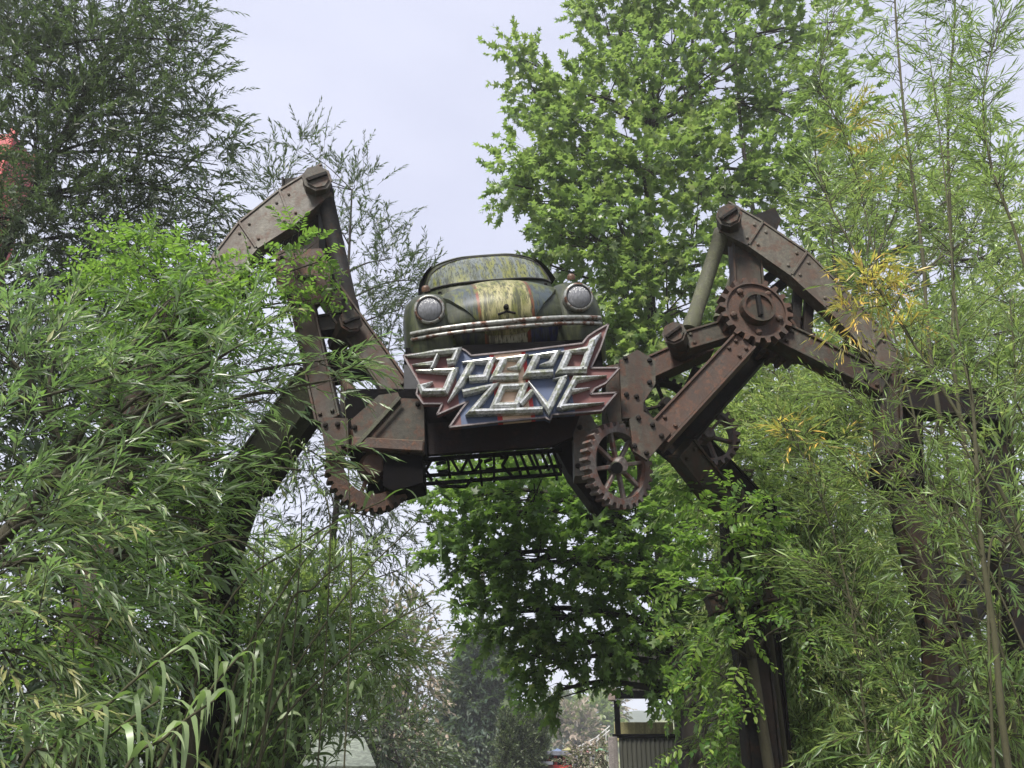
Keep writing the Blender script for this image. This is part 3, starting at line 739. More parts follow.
letters = {
 'S': [([Z4(92,252),Z4(300,232),Z4(462,216),Z4(432,292),Z4(385,298)], W*.9, (1,0)), ([Z4(318,250),Z4(275,350)], W*.6, (0,0)), ([Z4(130,316),Z4(285,308)], W*.6, (1,0)),
       ([Z4(158,356),Z4(435,362),Z4(372,512),Z4(215,516),Z4(198,478),Z4(282,438)], W*1.0, (1,1))],
 'p': [([Z4(492,296),Z4(708,286),Z4(662,412),Z4(545,420)], W*.95, (1,0)), ([Z4(566,310),Z4(482,460),Z4(388,588)], W*1.05, (0,1))],
 'e': [([Z1(446,524),Z1(570,516),Z1(546,562),Z1(498,562)], W*.9, (1,1)), ([Z1(486,530),Z1(450,600),Z1(548,598)], W*1.1, (0,0))],
 'e2': [([Z1(588,508),Z1(708,500),Z1(686,544),Z1(636,548)], W*.9, (1,1)), ([Z1(626,514),Z1(590,588),Z1(694,582)], W*1.1, (0,0))],
 'd': [([Z1(716,494),Z1(838,484)], W*.9, (1,0)), ([Z1(760,500),Z1(726,574),Z1(836,570)], W*1.1, (0,0)), ([Z1(898,412),Z1(862,452),Z1(818,574)], W*1.1, (1,0))],
 'Z': [([Z1(312,668),Z1(442,640),Z1(350,750),Z1(650,740)], W*.95, (0,0))],
 'O': [([Z1(482,644),Z1(572,640),Z1(540,720),Z1(446,724)], W*1.0, None)],
 'N': [([Z1(556,718),Z1(606,662)], W*.8, (0,0)), ([Z1(590,616),Z1(674,736),Z1(738,608)], W*1.05, (1,0)), ([Z1(694,608),Z1(752,602)], W*.6, (1,0))],
 'E': [([Z1(722,736),Z1(790,608),Z1(922,592)], W*.95, (0,1)), ([Z1(772,660),Z1(850,644)], W*.65, (0,1)), ([Z1(728,728),Z1(912,706)], W*.9, (0,1))],
}
for k, sts in letters.items():
    mb = MB()
    for pts, w, tp in sts: stroke(mb, pts, w, tp is None, tp or (0, 0))
    mb.build('letter', M['letter'], sign)
mb = MB()
for x, y in ((430, 365), (500, 360), (575, 352), (440, 400), (560, 405)):
    mb.tube([sp_(x, y, .03), sp_(x, y, .36)], .02, 8)
mb.build('bracket', M['steel_dark'], sign)
# ------------------------------------------------------------------ the old car on top
CARO = P(509, 324.5, MY - .28)
car = empty('old_car', CARO, 'mossy green old round fendered car with racing stripes perched nose down on the machine', 'car')
car.rotation_euler = (Matrix.Rotation(R(3.5), 3, 'Z') @ Matrix.Rotation(R(-7.5), 3, 'Y') @ Matrix.Rotation(R(20), 3, 'X')).to_euler()
CB = Vector((0, 0, -.45))                        # body coordinates: y back from the bumper, z up from the road
class CM(MB):
    def build(s, name, m, parent=None):
        s.v = [tuple(Vector(p) + CB) for p in s.v]
        return MB.build(s, name, m, parent or car)
def catmull(pts, n):
    pts = [Vector(p) for p in pts]; out = []; m_ = len(pts)
    for i in range(m_ - 1):
        p0, p1, p2, p3 = pts[max(i-1, 0)], pts[i], pts[i+1], pts[min(i+2, m_-1)]
        for k in range(n):
            t = k/n
            out.append(.5*((2*p1) + (p2-p0)*t + (2*p0-5*p1+4*p2-p3)*t*t + (3*p1-p0-3*p2+p3)*t**3))
    out.append(pts[-1]); return out
prof = [(.16, .40), (.10, .50), (.10, .60), (.15, .70), (.28, .80), (.50, .88), (.80, .945), (1.08, .98)]
P3 = catmull([(0, y, z) for y, z in prof], 5)
def patch(wid, crown, smax, nx, off=0.0, t0=0, t1=None, power=2.0):
    rows = []; L_ = P3[t0:t1]; m_ = len(P3)
    for i, c_ in enumerate(L_):
        gi = i + t0; tg = (P3[min(gi+1, m_-1)] - P3[max(gi-1, 0)]).normalized(); nn = Vector((0, -tg.z, tg.y))
        f = gi/(m_-1); w_ = float(np.interp(f, *zip(*wid))); k = float(np.interp(f, *zip(*crown)))
        rows.append([c_ + nn*off + Vector((s*w_, 0, 0)) - nn*k*abs(s)**power for s in np.linspace(-smax, smax, nx)])
    return rows
body = CM()
body.grid(patch([(0, .42), (.4, .50), (1, .64)], [(0, .06), (.4, .16), (1, .16)], 1.0, 25), True)
# tub sides, floor and tail
secs = []
for y, hw, zt, zb in ((.25,.50,.60,.30),(.6,.56,.70,.28),(1.1,.66,.93,.26),(1.6,.68,.97,.24),(2.2,.69,.97,.24),(2.8,.67,.96,.25),(3.2,.62,.90,.27),(3.6,.52,.76,.30),(3.9,.38,.55,.34),(4.0,.2,.44,.40)):
    r_ = []
    for k in range(28):
        a = k/28*2*math.pi; e = .55
        r_.append((hw*math.copysign(abs(math.cos(a))**e, math.cos(a)), y, (zt+zb)/2 + (zt-zb)/2*math.copysign(abs(math.sin(a))**e, math.sin(a))))
    secs.append(r_ + [r_[0]])
body.grid(secs, True); body.add(secs[0][:-1], [tuple(range(28))[::-1]]); body.add(secs[-1][:-1], [tuple(range(28))])
body.build('body', M['car'])
# bonnet: V-shaped lid with a rounded nose, 12 mm proud
hood = CM(); hp = patch([(0, .16), (.25, .27), (.5, .40), (.75, .50), (1, .565)], [(0, .02), (.3, .05), (.7, .10), (1, .125)], 1.0, 25, off=.016)
hood.grid(hp, True)
low = patch([(0, .16), (.25, .27), (.5, .40), (.75, .50), (1, .565)], [(0, .02), (.3, .05), (.7, .10), (1, .125)], 1.0, 25, off=-.01)
for edge, e2 in (([r_[0] for r_ in hp], [r_[0] for r_ in low]), ([r_[-1] for r_ in hp], [r_[-1] for r_ in low]), (hp[0], low[0]), (hp[-1], low[-1])):
    hood.grid([edge, e2], True)
ho = hood.build('bonnet', M['hood'])
hn = CM().tube([(x, .085 - .0, .565 - abs(x)*.25) for x in (-.07, -.03, 0, .03, .07)], .012, 8); hn.lathe([(.0, .02), (.018, .018), (.022, -.02)], (0, .06, .60), (0, -1, .1), 12)
q = hn.build('bonnet_handle', M['steel_dark']); q.parent = ho
for s in (-1, 1):                                # wipers' and hinge dimples
    z = CM().lathe([(0, .012), (.015, .01), (.018, -.01)], (s*.47, .93, .92), (0, -.2, 1), 10).build('bonnet_stud', M['black']); z.parent = ho
apr = CM()
rows = []
for z, y in ((.43, .15), (.36, .17), (.28, .22), (.22, .30)):
    rows.append([(x, y + .10*abs(x/.6)**2, z) for x in np.linspace(-.60, .60, 25)])
apr.grid(rows[::-1], True); apr.grid([[(x, y + .012, z) for x, y, z in r_] for r_ in rows], True)
apr.build('front_apron', M['apron'])
# wings
for s in (-1, 1):
    f = CM(); rows = []
    yc, zc = .66, .33
    for i in range(33):
        a = R(-28 + i*(208/32)); row = []      # from low at the front, over the top, to low at the back
        for j in range(21):
            t = -1 + j*.1
            bulge = max(0, 1 - abs(t)**2.4)**.5
            rr = .31 + .215*bulge*(1 + .06*math.cos(a - R(40)))
            if t < 0: rr = max(rr, .36 + .10*(1 - t*t))
            x = .59 + .22*t
            row.append((s*x, yc - math.cos(a)*rr*1.03, zc + math.sin(a)*rr*.98))
        rows.append(row)
    f.grid(rows, True, flip=s > 0)
    w_ = f.build('front_wing', M['car'])
    f = CM(); rows = []
    for i in range(29):
        a = R(-20 + i*(205/28)); row = []
        for j in range(17):
            t = -1 + j*.125; bulge = max(0, 1 - abs(t)**2.4)**.5
            rr = .31 + .20*bulge; row.append((s*(.585 + .18*t), 3.06 - math.cos(a)*rr*1.02, .33 + math.sin(a)*rr))
        rows.append(row)
    f.grid(rows, True, flip=s > 0); f.build('rear_wing', M['car'])
    CM().box(min(s*.60, s*.76), max(s*.60, s*.76), 1.10, 2.64, .27, .32, .012).build('running_board', M['black'])
    # headlamp standing proud of the wing
    ax = Vector((s*.03, -1, .16)).normalized(); c = Vector((s*.592, .135, .645))
    h = CM().lathe([(.096, .006), (.104, .012), (.116, .004), (.122, -.012), (.120, -.035), (.115, -.20)], c, ax, 36).build('headlight', M['chrome'])
    l_ = CM().lathe([(0, .030), (.03, .027), (.065, .018), (.096, -.002)], c, ax, 36).build('lens', M['lens']); l_.parent = h
    r2 = CM().lathe([(.101, .002), (.101, .012), (.093, .010)], c, ax, 36).build('seal', M['rubber']); r2.parent = h
    d_ = CM().lathe([(.035, -.02), (.032, .012), (.02, .026), (0, .03)], (s*.60, .40, .858), (0, -.25, 1), 18).build('indicator', M['orange'])
    # wheels
    for y in (.66, 3.06):
        wh = CM().lathe([(.16, .07), (.26, .075), (.31, .05), (.315, 0), (.31, -.05), (.26, -.075), (.16, -.07)], (s*.62, y, .32), (s, 0, 0), 32).build('wheel', M['rubber'])
        rm = CM().lathe([(0, .03), (.08, .05), (.13, .03), (.165, .06)], (s*.62, y, .32), (s, 0, 0), 28).build('rim', M['chrome']); rm.parent = wh
# cabin
def sup(hw, yf, yr, z, e=.62, n=48):
    r_ = []
    for k in range(n):
        a = k/n*2*math.pi; c_, s_2 = math.cos(a), math.sin(a)
        r_.append((hw*math.copysign(abs(s_2)**e, s_2), (yf+yr)/2 - (yr-yf)/2*math.copysign(abs(c_)**(e if c_ > 0 else .8), c_), z))
    return r_ + [r_[0]]
lv = [(.93, .665, 1.02, 3.20), (1.0, .66, 1.07, 3.10), (1.08, .64, 1.14, 2.96), (1.16, .61, 1.22, 2.83), (1.235, .575, 1.31, 2.68), (1.30, .525, 1.41, 2.55), (1.355, .46, 1.54, 2.42), (1.395, .37, 1.70, 2.28), (1.42, .24, 1.86, 2.15), (1.43, .02, 2.0, 2.02)]
cb = CM(); cb.grid([sup(hw, yf, yr, z) for z, hw, yf, yr in lv], True); cb.build('cabin', M['car'])
def front(z, off, u):
    hw, yf, yr = (float(np.interp(z, [l[0] for l in lv], [l[i] for l in lv])) for i in (1, 2, 3))
    a = math.asin(min(1, abs(u))**(1/.62)) if abs(u) < 1 else math.pi/2
    y = (yf+yr)/2 - (yr-yf)/2*abs(math.cos(a))**.62
    return Vector((u*hw, y - off, z + off*.3))
ws = CM(); rows = []; U = .90
for i in range(9):
    rows.append([front(1.02 + (1.335 - 1.02)*i/8*(1 - .42*abs(u/U)**3.2), .012, u*(1 - .04*(i/8)**2)) for u in np.linspace(-U, U, 25)])
ws.grid(rows, True); wo = ws.build('windscreen', M['glass'])
ring = [p + Vector((0, -.004, 0)) for p in rows[0]] + [r_[-1] for r_ in rows[1:-1]] + rows[-1][::-1] + [r_[0] for r_ in rows[1:-1]][::-1]
q = CM().tube(ring + [ring[0]], .010, 6, False).build('windscreen_seal', M['rubber']); q.parent = wo
gut = CM(); gut.tube([front(1.365 - .09*abs(u)**3, .012, u) for u in np.linspace(-.94, .94, 21)], .011, 6); gut.build('roof_gutter', M['car'])
for s in (-1, 1):                                # side windows and door line
    sw = CM(); rws = []
    for i in range(5):
        z = 1.06 + i*.07; hw = float(np.interp(z, [l[0] for l in lv], [l[1] for l in lv])) + .006
        rws.append([(s*hw*(1 - .0*t), lerp(1.42 + i*.05, 2.20 - i*.015, t), z) for t in np.linspace(0, 1, 6)])
    sw.grid(rws, True, flip=s < 0); sw.build('side_window', M['glass'])
# bumper: two chrome ribs with over-riders, bowed
bp = CM()
for z, r_ in ((.475, .019), (.430, .016)):
    bp.tube([(x, .0 + .20*abs(x/.79)**3.2, z - .012*abs(x/.79)**2) for x in np.linspace(-.75, .75, 31)], r_, 10)
bl = []
for x in np.linspace(-.75, .75, 31):
    y = .006 + .20*abs(x/.79)**3.2; bl.append([(x, y, .475), (x, y + .008, .452), (x, y, .430)])
bp.grid(bl, True); bo = bp.build('front_bumper', M['chrome'])
for s in (-1, 1):
    CM().beam((s*.42, .03, .45), (s*.42, .35, .42), .05, .02, .004, side=(1, 0, 0)).build('bumper_bracket', M['steel_dark'])
bp = CM(); bp.tube([(x, 4.12 - .2*abs(x/.75)**3, .45) for x in np.linspace(-.75, .75, 21)], .035, 8); bp.build('rear_bumper', M['chrome'])
CM().tube([(-.72, .30, .42), (-.745, .32, .33), (-.735, .36, .24)], .022, 8).build('bumper_iron', M['chrome'])
# cradle the car stands on (part of the machine)
mb = MB()
R3 = car.rotation_euler.to_matrix()
for sx_ in (-.45, .45):
    a_ = CARO + R3 @ (Vector((sx_, .3, .2)) + CB); b_ = CARO + R3 @ (Vector((sx_, 3.4, .2)) + CB)
    mb.beam(a_, b_, .10, .12, .01)
for yy in (.9,):
    top = CARO + R3 @ (Vector((0, yy, .16)) + CB)
    for sx_ in (-.4, .4): mb.beam(top + Vector((sx_, 0, 0)), (top.x + sx_, top.y - .1, P(505, 400, MY).z), .10, .12, .01)
part(mb, 'car_cradle', M['steel_dark'])
# ------------------------------------------------------------------ plants
def plant(name, label, cat, base, leafm, stemm, clumps, sp, trunk=None, r0=.12, r1=.03, group=None, limbs=True, crown='crown', tone0=.45,
          out=.8, treec=None, grav=-.15, updir=None, limb_r=.03, stem_name='trunk', hollow=.5, flat_=.9, extra=None, extra_r=.02, twig_m=None, bias=(0, 0, 0)):
    """clumps: (px, py, Y, rx, ry, number of shoots[, tone]); every clump hangs on its own limb"""
    root = empty(name, Vector(base), label, cat, group)
    L = Leaves(); tw = Twigs(); lm = MB()
    if trunk is None: trunk = [Vector(base), Vector(base) + Vector((0, 0, 2))]
    tp = catmull(trunk, 6); n = len(tp)
    rad = [lerp(r0, r1, (i/(n-1))**.8)*(1.35 if i == 0 else 1) for i in range(n)]
    tb = MB().tube(tp, rad, 12)
    child_world(tb, stem_name, stemm, root)
    tc_ = np.mean([np.array(P(c[0], c[1], c[2])) for c in clumps], axis=0) if treec is None else np.array(treec)
    for c in clumps:
        px, py, Y, rx, ry, ns = c[:6]; tn = c[6] if len(c) > 6 else tone0 + rng.uniform(-.15, .15)
        p, u, ce = in_clump(px, py, Y, rx, ry, ns, flat_, hollow)
        o_ = nrmz(ce - tc_)*.5
        d = u*out + o_ + rng.normal(0, .45, (ns, 3)) + np.array([0, 0, grav]) + np.array(bias)
        if updir is not None: d = d*.5 + np.array(updir)
        tones = np.clip(tn + rng.normal(0, .2, ns) + .15*u[:, 2], 0, 1)
        spray(L, tw, p, d, sp.get('len', .5)*rng.uniform(.6, 1.25, ns), sp['nl'], sp['kind'], sp['ll'], sp['lw'], tones, **{k: v for k, v in sp.items() if k not in ('len', 'nl', 'kind', 'll', 'lw')})
        if limbs:
            ce_ = Vector(ce); k = min(range(n), key=lambda i: (tp[i] - ce_).length + max(0, tp[i].z - ce_.z)*2.0 + (0 if i > n*.25 else 1.5))
            a = tp[k]; ln = (ce_ - a).length
            mid = a.lerp(ce_, .5) + Vector((rng.normal()*.06, rng.normal()*.06, .08))*ln
            lp = catmull([a, mid, ce_], 5); lr = min(limb_r, rad[k]*.8)
            child_world(MB().tube(lp, [lerp(lr, lr*.3, i/(len(lp)-1)) for i in range(len(lp))], 7, False), 'branch', stemm, root)
            # side branches reach from the limb towards the shoots
            m_ = max(3, ns//9); sel = rng.integers(0, ns, m_)
            q0 = np.array([lp[int(x)] for x in rng.uniform(len(lp)*.45, len(lp)-1, m_)]); q1 = p[sel]
            mids = (q0 + q1)/2 + rng.normal(0, .05, (m_, 3))*ln*.5
            tt = np.linspace(0, 1, 5)[None, :, None]
            pts = (1-tt)**2*q0[:, None] + 2*tt*(1-tt)*mids[:, None] + tt**2*q1[:, None]
            tw.add(pts, lr*.35, lr*.1, 4)
    if extra:
        for e in extra:
            child_world(MB().tube(catmull([P(*q) for q in e[0]], 6), [lerp(e[1], e[2], i/(6*(len(e[0])-1))) for i in range(6*(len(e[0])-1)+1)], 8), 'branch', stemm, root)
    if tw.V: tw.build('twigs', twig_m or stemm, root)
    L.build(crown, leafm, root)
    return root
def C(lst, n): return [(x, y, Y, rx, ry, int(n*f)) for x, y, Y, rx, ry, f in lst]

WIL = dict(len=.62, nl=24, kind='lance', ll=.125, lw=.027, ang=38, droop=.22, rtw=.003)
# -- dark willow, top left
b0 = (-7.6, 8.6, 0)
plant('willow_tree', 'tall dark willow with fine narrow leaves filling the top left corner', 'tree', b0, M['l_willow_dark'], M['bark_dark'],
  C([(-10,10,8,90,60,1.2),(70,15,8,80,50,1.2),(150,8,8.2,55,35,.7),(20,80,7.8,90,60,1.2),(105,75,8,70,50,1),(170,60,8.3,40,30,.45),(50,150,8,90,60,1.3),(135,135,8.3,60,45,.7),
     (195,115,8.3,35,30,.22),(10,215,7.8,80,60,1.2),(95,205,8.3,70,45,.8),(165,190,8.6,50,38,.4),(218,165,8.6,26,30,.13),(60,270,8.2,80,45,.9),(140,250,8.6,60,40,.5),(0,320,8,70,60,1),(100,320,8.5,60,40,.6),
     (215,205,8.5,26,24,.14),(190,245,8.6,30,26,.2)], 190),
  WIL, trunk=[Vector(b0), (-6.9, 8.6, 3), (-6.2, 8.4, 6), (-5.4, 8.2, 9.5)], r0=.16, r1=.03, limb_r=.022, treec=(-6, 8.3, 7), out=.8, grav=-.1, flat_=1.1,
  extra=[([(-40,70,7.6),(60,45,7.7),(130,38,7.9),(200,42,8)], .02, .005), ([(-30,40,7.6),(70,100,7.8),(120,160,8)], .02, .006), ([(60,300,8.2),(100,235,8.3),(160,190,8.5),(225,130,8.6)], .018, .004)])
# -- thin willow saplings seen against the sky behind the left leg
b0 = (-2.9, 11, 0)
plant('willow_sapling', 'thin wispy willow sapling against the pale sky behind the left leg', 'tree', b0, M['l_willow_dark'], M['bark'],
  C([(300,150,11,30,18,.5),(275,180,11,22,22,.4),(355,185,11,30,30,.7),(340,230,11,40,35,1),(385,260,11,35,40,1),(400,310,11,35,35,.9),(375,330,11.2,30,40,.9),(420,280,11,18,20,.4),(335,300,11,40,40,1),
     (280,260,11,40,40,.8),(310,370,11,50,40,1),(290,440,11,50,50,1.3),(330,490,11,55,45,1.4),(390,350,11,20,30,.4),(250,420,11,40,50,1),(300,560,11,60,50,1.5),(380,520,11,45,40,1),(350,590,11,50,40,1.2),(400,570,11,25,30,.4),(270,190,11,30,20,.3)], 62),
  dict(WIL, len=.6, nl=22, ll=.12, lw=.024), trunk=[Vector(b0), P(330, 560, 11), P(345, 330, 11), P(352, 190, 11)], r0=.07, r1=.012, limb_r=.018, out=.6, grav=.3, flat_=1.0,
  extra=[([(300,330,11),(318,230,11),(320,130,11)], .012, .003), ([(385,420,11),(392,330,11),(425,262,11)], .012, .003)])
# -- silvery willow bush in the left foreground
b0 = (-3.4, 3.9, 0)
plant('willow_bush', 'silvery green willow bush hanging across the left foreground', 'bush', b0, M['l_willow'], M['twig'],
  C([(20,390,4.2,80,50,.9),(110,400,4.4,70,40,.75),(190,360,4.6,60,30,.6),(240,345,4.7,36,24,.35),(335,358,5.0,24,18,.13),(330,380,5.0,24,22,.14),(40,470,4.2,90,50,1),(140,470,4.4,70,45,.6),(205,420,4.7,36,40,.28),(262,400,4.8,26,24,.16),
     (300,470,5,16,24,.1),(30,560,4,90,60,1.1),(130,560,4.3,60,45,.5),(20,650,4,90,60,1),(110,620,4.2,60,40,.4),(0,740,3.9,80,50,.9),(-20,330,4.3,60,60,.8),(60,345,4.5,50,35,.5),(200,520,4.6,45,30,.3),(170,300,4.9,50,22,.3),(60,520,4.1,80,40,.6)], 40),
  dict(len=.5, nl=22, kind='lance', ll=.125, lw=.019, ang=36, droop=.38, rtw=.003), trunk=[Vector(b0), (-3.2, 4.2, 1.3), (-2.8, 4.3, 2.4), (-2.5, 4.5, 3.2)], r0=.09, r1=.03, treec=P(-60, 620, 4), bias=(.6, -.15, .1), out=.6, grav=.0, flat_=1.0, limb_r=.02, tone0=.5,
  extra=[([(-30,412,4),(60,392,4.1),(150,365,4.3),(215,350,4.4)], .012, .004), ([(-20,480,4),(80,478,4.1),(140,500,4.2)], .012, .004), ([(150,568,4.3),(230,540,4.4),(262,560,4.5)], .008, .003)])
# -- creeper over the left leg
VINE = dict(len=.34, nl=15, kind='oval', ll=.072, lw=.033, ang=62, droop=.3, planar=True, rtw=.0022, nup=1.2)
b0 = (-2.1, 6.3, 0)
plant('wisteria_creeper', 'bright green creeper with paired leaflets smothering the left leg of the machine', 'creeper', b0, M['l_vine'], M['twig'],
  C([(145,266,5.3,34,14,1),(190,285,5.3,26,14,.7),(225,318,5.4,24,14,.5),(190,318,5.4,34,18,.8),(110,300,5.3,30,22,.8),(140,275,5.8,30,18,.8),(175,270,5.8,30,16,.8),(215,285,5.8,25,18,.6),(120,310,5.8,35,25,1),(165,330,6,30,25,1),(215,325,5.8,35,25,1),(250,300,5.7,24,22,.6),(275,270,5.8,16,26,.3),(300,245,5.8,22,16,.25),(290,310,5.75,20,20,.3),(318,262,5.7,12,26,.3),(310,300,5.8,16,16,.2),
     (100,370,5.9,35,30,.9),(150,385,6,35,30,1),(190,400,6,30,35,1),(150,450,6,35,35,1.1),(190,470,6,30,35,1),(125,500,6,35,35,1),(200,530,6.1,30,35,1),(150,560,6,35,35,1),(110,590,5.6,40,40,1),(170,625,5.9,35,40,1),(130,670,5.6,40,40,.9),(215,600,6.1,25,35,.7),(225,455,6,18,30,.4),(262,460,6.2,12,25,.15),(60,610,5.6,40,40,.8),(70,700,5.4,45,40,.9)], 44),
  VINE, trunk=[Vector(b0), P(205, 600, 6.2), P(200, 450, 6.2), P(200, 300, 6.2)], r0=.06, r1=.02, limb_r=.015, out=1.0, grav=-.25, flat_=1.3, crown='foliage', stem_name='stem', tone0=.52, hollow=.35,
  extra=[([(178,305,5.7),(150,315,5.6),(140,300,5.6),(135,330,5.6),(165,345,5.7)], .008, .004)])
# -- dark filler shrubs, lower left: interior shade put into their leaf colour
b0 = (-4.2, 8.6, 0)
plant('laurel_bush', 'dark leafy filler bush behind the left leg, shade put into its leaf colour', 'bush', b0, M['l_far'], M['bark_dark'],
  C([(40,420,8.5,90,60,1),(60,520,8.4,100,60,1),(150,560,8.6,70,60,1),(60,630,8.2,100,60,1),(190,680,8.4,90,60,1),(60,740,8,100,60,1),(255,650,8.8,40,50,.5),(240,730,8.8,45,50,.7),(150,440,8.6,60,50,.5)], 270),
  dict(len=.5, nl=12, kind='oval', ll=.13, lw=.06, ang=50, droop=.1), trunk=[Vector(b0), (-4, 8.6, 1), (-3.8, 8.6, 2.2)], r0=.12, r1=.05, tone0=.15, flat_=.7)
# -- giant reeds, lower left centre
def reed_clump(label, base, stems, nl, ll, lw, tone, group=None, name='reed_clump', mat='l_reed', droop=.55, sz=(.7, 1.15), r=.012, up=(0, 0, .35), t0=.15):
    root = empty(name, Vector(base), label, 'reeds', group); L = Leaves(); st = MB()
    for s_ in stems:
        pts = catmull([Vector(p) for p in s_], 8); n = len(pts)
        st.tube(pts, [lerp(r, r*.35, i/(n-1)) for i in range(n)], 7)
        tt = np.linspace(t0, .99, nl)*(n-1); pa = np.array(pts)
        i0 = np.minimum(tt.astype(int), n-2); f = (tt - i0)[:, None]
        p = pa[i0]*(1-f) + pa[i0+1]*f; tg = nrmz(pa[i0+1] - pa[i0])
        an = np.arange(nl)*math.pi + rng.normal(0, .5, nl) + rng.uniform(0, 6)
        e1 = nrmz(np.cross(tg, np.array([0.1, 1, .2]))); e2 = np.cross(tg, e1)
        ld = tg*.75 + (e1*np.cos(an)[:, None] + e2*np.sin(an)[:, None]*.7)*.75 + np.array(up)
        L.blades(p, ld, ll*rng.uniform(*sz, nl), lw*rng.uniform(.7, 1.15, nl), rng.uniform(.5, 1.2, nl)*droop*1.6, np.clip(tone + rng.normal(0, .18, nl), 0, 1), seg=7, twist=.35)
    child_world(st, 'stem', M['culm'], root); L.build('foliage', M[mat], root); return root
def rstem(x0, y0, x1, y1, Y, base=None, lean=.3):
    a, b = P(x0, y0, Y), P(x1, y1, Y); m_ = a.lerp(b, .5) + Vector((0, 0, .12*(b-a).length))
    g = Vector((a.x - .25*(b.x - a.x), Y, 0))
    return [g, a, m_, b]
reed_clump('giant reed with pale arching strap leaves in the lower left foreground', (-1.9, 4.2, 0),
  [rstem(30,810,190,640,3.8), rstem(60,800,160,700,3.8), rstem(150,800,245,650,4.0), rstem(110,810,215,700,3.7), rstem(10,800,90,720,3.7)], 13, .40, .030, .75, droop=.8, group='giant reeds left of the path')
reed_clump('giant reed stem leaning right across the sky below the left gear', (-1.3, 5.6, 0),
  [rstem(210,640,385,500,5.6), rstem(250,760,420,520,6), rstem(255,770,432,600,5.8), rstem(280,640,345,560,5.7), rstem(230,700,330,530,5.8)], 9, .46, .034, .45, droop=.75, group='giant reeds left of the path')
st = []
for k in range(80):
    x = rng.uniform(205, 385); Y = rng.uniform(6.2, 7.8); top = 560 + (x-205)*.22 + rng.uniform(-10, 150)
    st.append(rstem(min(x - rng.uniform(-20, 60), rng.uniform(195, 268)), max(top + 190, 775), x + rng.uniform(-25, 25), top, Y))
reed_clump('dense stand of drooping bladed bamboo beside the path below the left gear', (-1.6, 7, 0), st, 26, .26, .038, .6, droop=.5, name='bamboo_clump', t0=.1, r=.005)
reed_clump('long narrow leaved bamboo shoots hanging in front of the left brace arm', (-1.7, 5.6, 0),
  [rstem(300,560,285,425,5.6), rstem(260,600,262,470,5.6), rstem(330,560,300,440,5.7), rstem(350,640,340,352,5.3)], 26, .17, .014, .65, droop=.7, name='bamboo_clump', t0=.5, r=.006)

b0 = (-2.0, 8.4, 0)
plant('bamboo_clump', 'fine leaved bushy bamboo behind the arching reeds left of the path', 'bamboo', b0, M['l_feather'], M['twig'],
  C([(235,590,8.4,35,40,1),(270,610,8.4,40,35,1),(315,625,8.4,40,40,1.1),(355,640,8.5,34,40,.9),(385,655,8.6,20,34,.35),(280,680,8.4,35,35,.9),(250,670,8.4,45,45,1),(230,740,8.4,45,40,1),(285,560,8.4,30,22,.4),(335,580,8.5,30,22,.4)], 95),
  dict(len=.5, nl=20, kind='lance', ll=.15, lw=.022, ang=38, droop=.35, rtw=.003), trunk=[Vector(b0), (-2.0, 8.4, 1), (-1.9, 8.4, 2.2)], r0=.06, r1=.02, limb_r=.012, tone0=.1, grav=.2, out=.6)

# -- maple in the middle
b0 = P(692, 768, 11); b0.z = 0
plant('maple_tree', 'dark green broad leaved tree with a leaning trunk behind the right gear', 'tree', b0, M['l_maple'], M['bark_dark'],
  C([(470,520,10.8,34,30,.8),(520,500,10.8,45,30,1.1),(580,510,11,50,35,1.3),(640,520,11,45,40,1.3),(690,560,11,35,45,1.1),(480,570,10.8,32,30,.8),(530,560,10.8,45,35,1.4),(590,570,11,50,40,1.7),(650,590,11,45,40,1.6),
     (500,615,10.8,30,26,.6),(550,620,10.8,40,30,1.1),(600,635,11,40,26,.9),(650,650,11,35,26,.7),(540,665,10.8,22,22,.35),(560,690,10.7,12,20,.15),(535,648,10.8,18,18,.2),(450,500,10.8,22,22,.3),(455,560,10.8,16,22,.2),(620,480,11,60,25,1),(720,620,11.2,30,40,.6),(500,480,11,50,20,.6),(660,690,11,35,16,.18),(690,640,11.2,25,40,.5)], 78),
  dict(len=.42, nl=9, kind='palm', ll=.15, lw=.16, ang=60, droop=.15, bare=.2), trunk=[b0, P(694, 730, 11), P(688, 680, 11), P(675, 640, 11), P(640, 560, 11), P(610, 500, 11)], r0=.19, r1=.05, limb_r=.05, out=.9, grav=-.1, flat_=1.0, tone0=.3, hollow=.45,
  extra=[([(688,680,11),(700,640,11),(712,600,11)], .11, .05)])
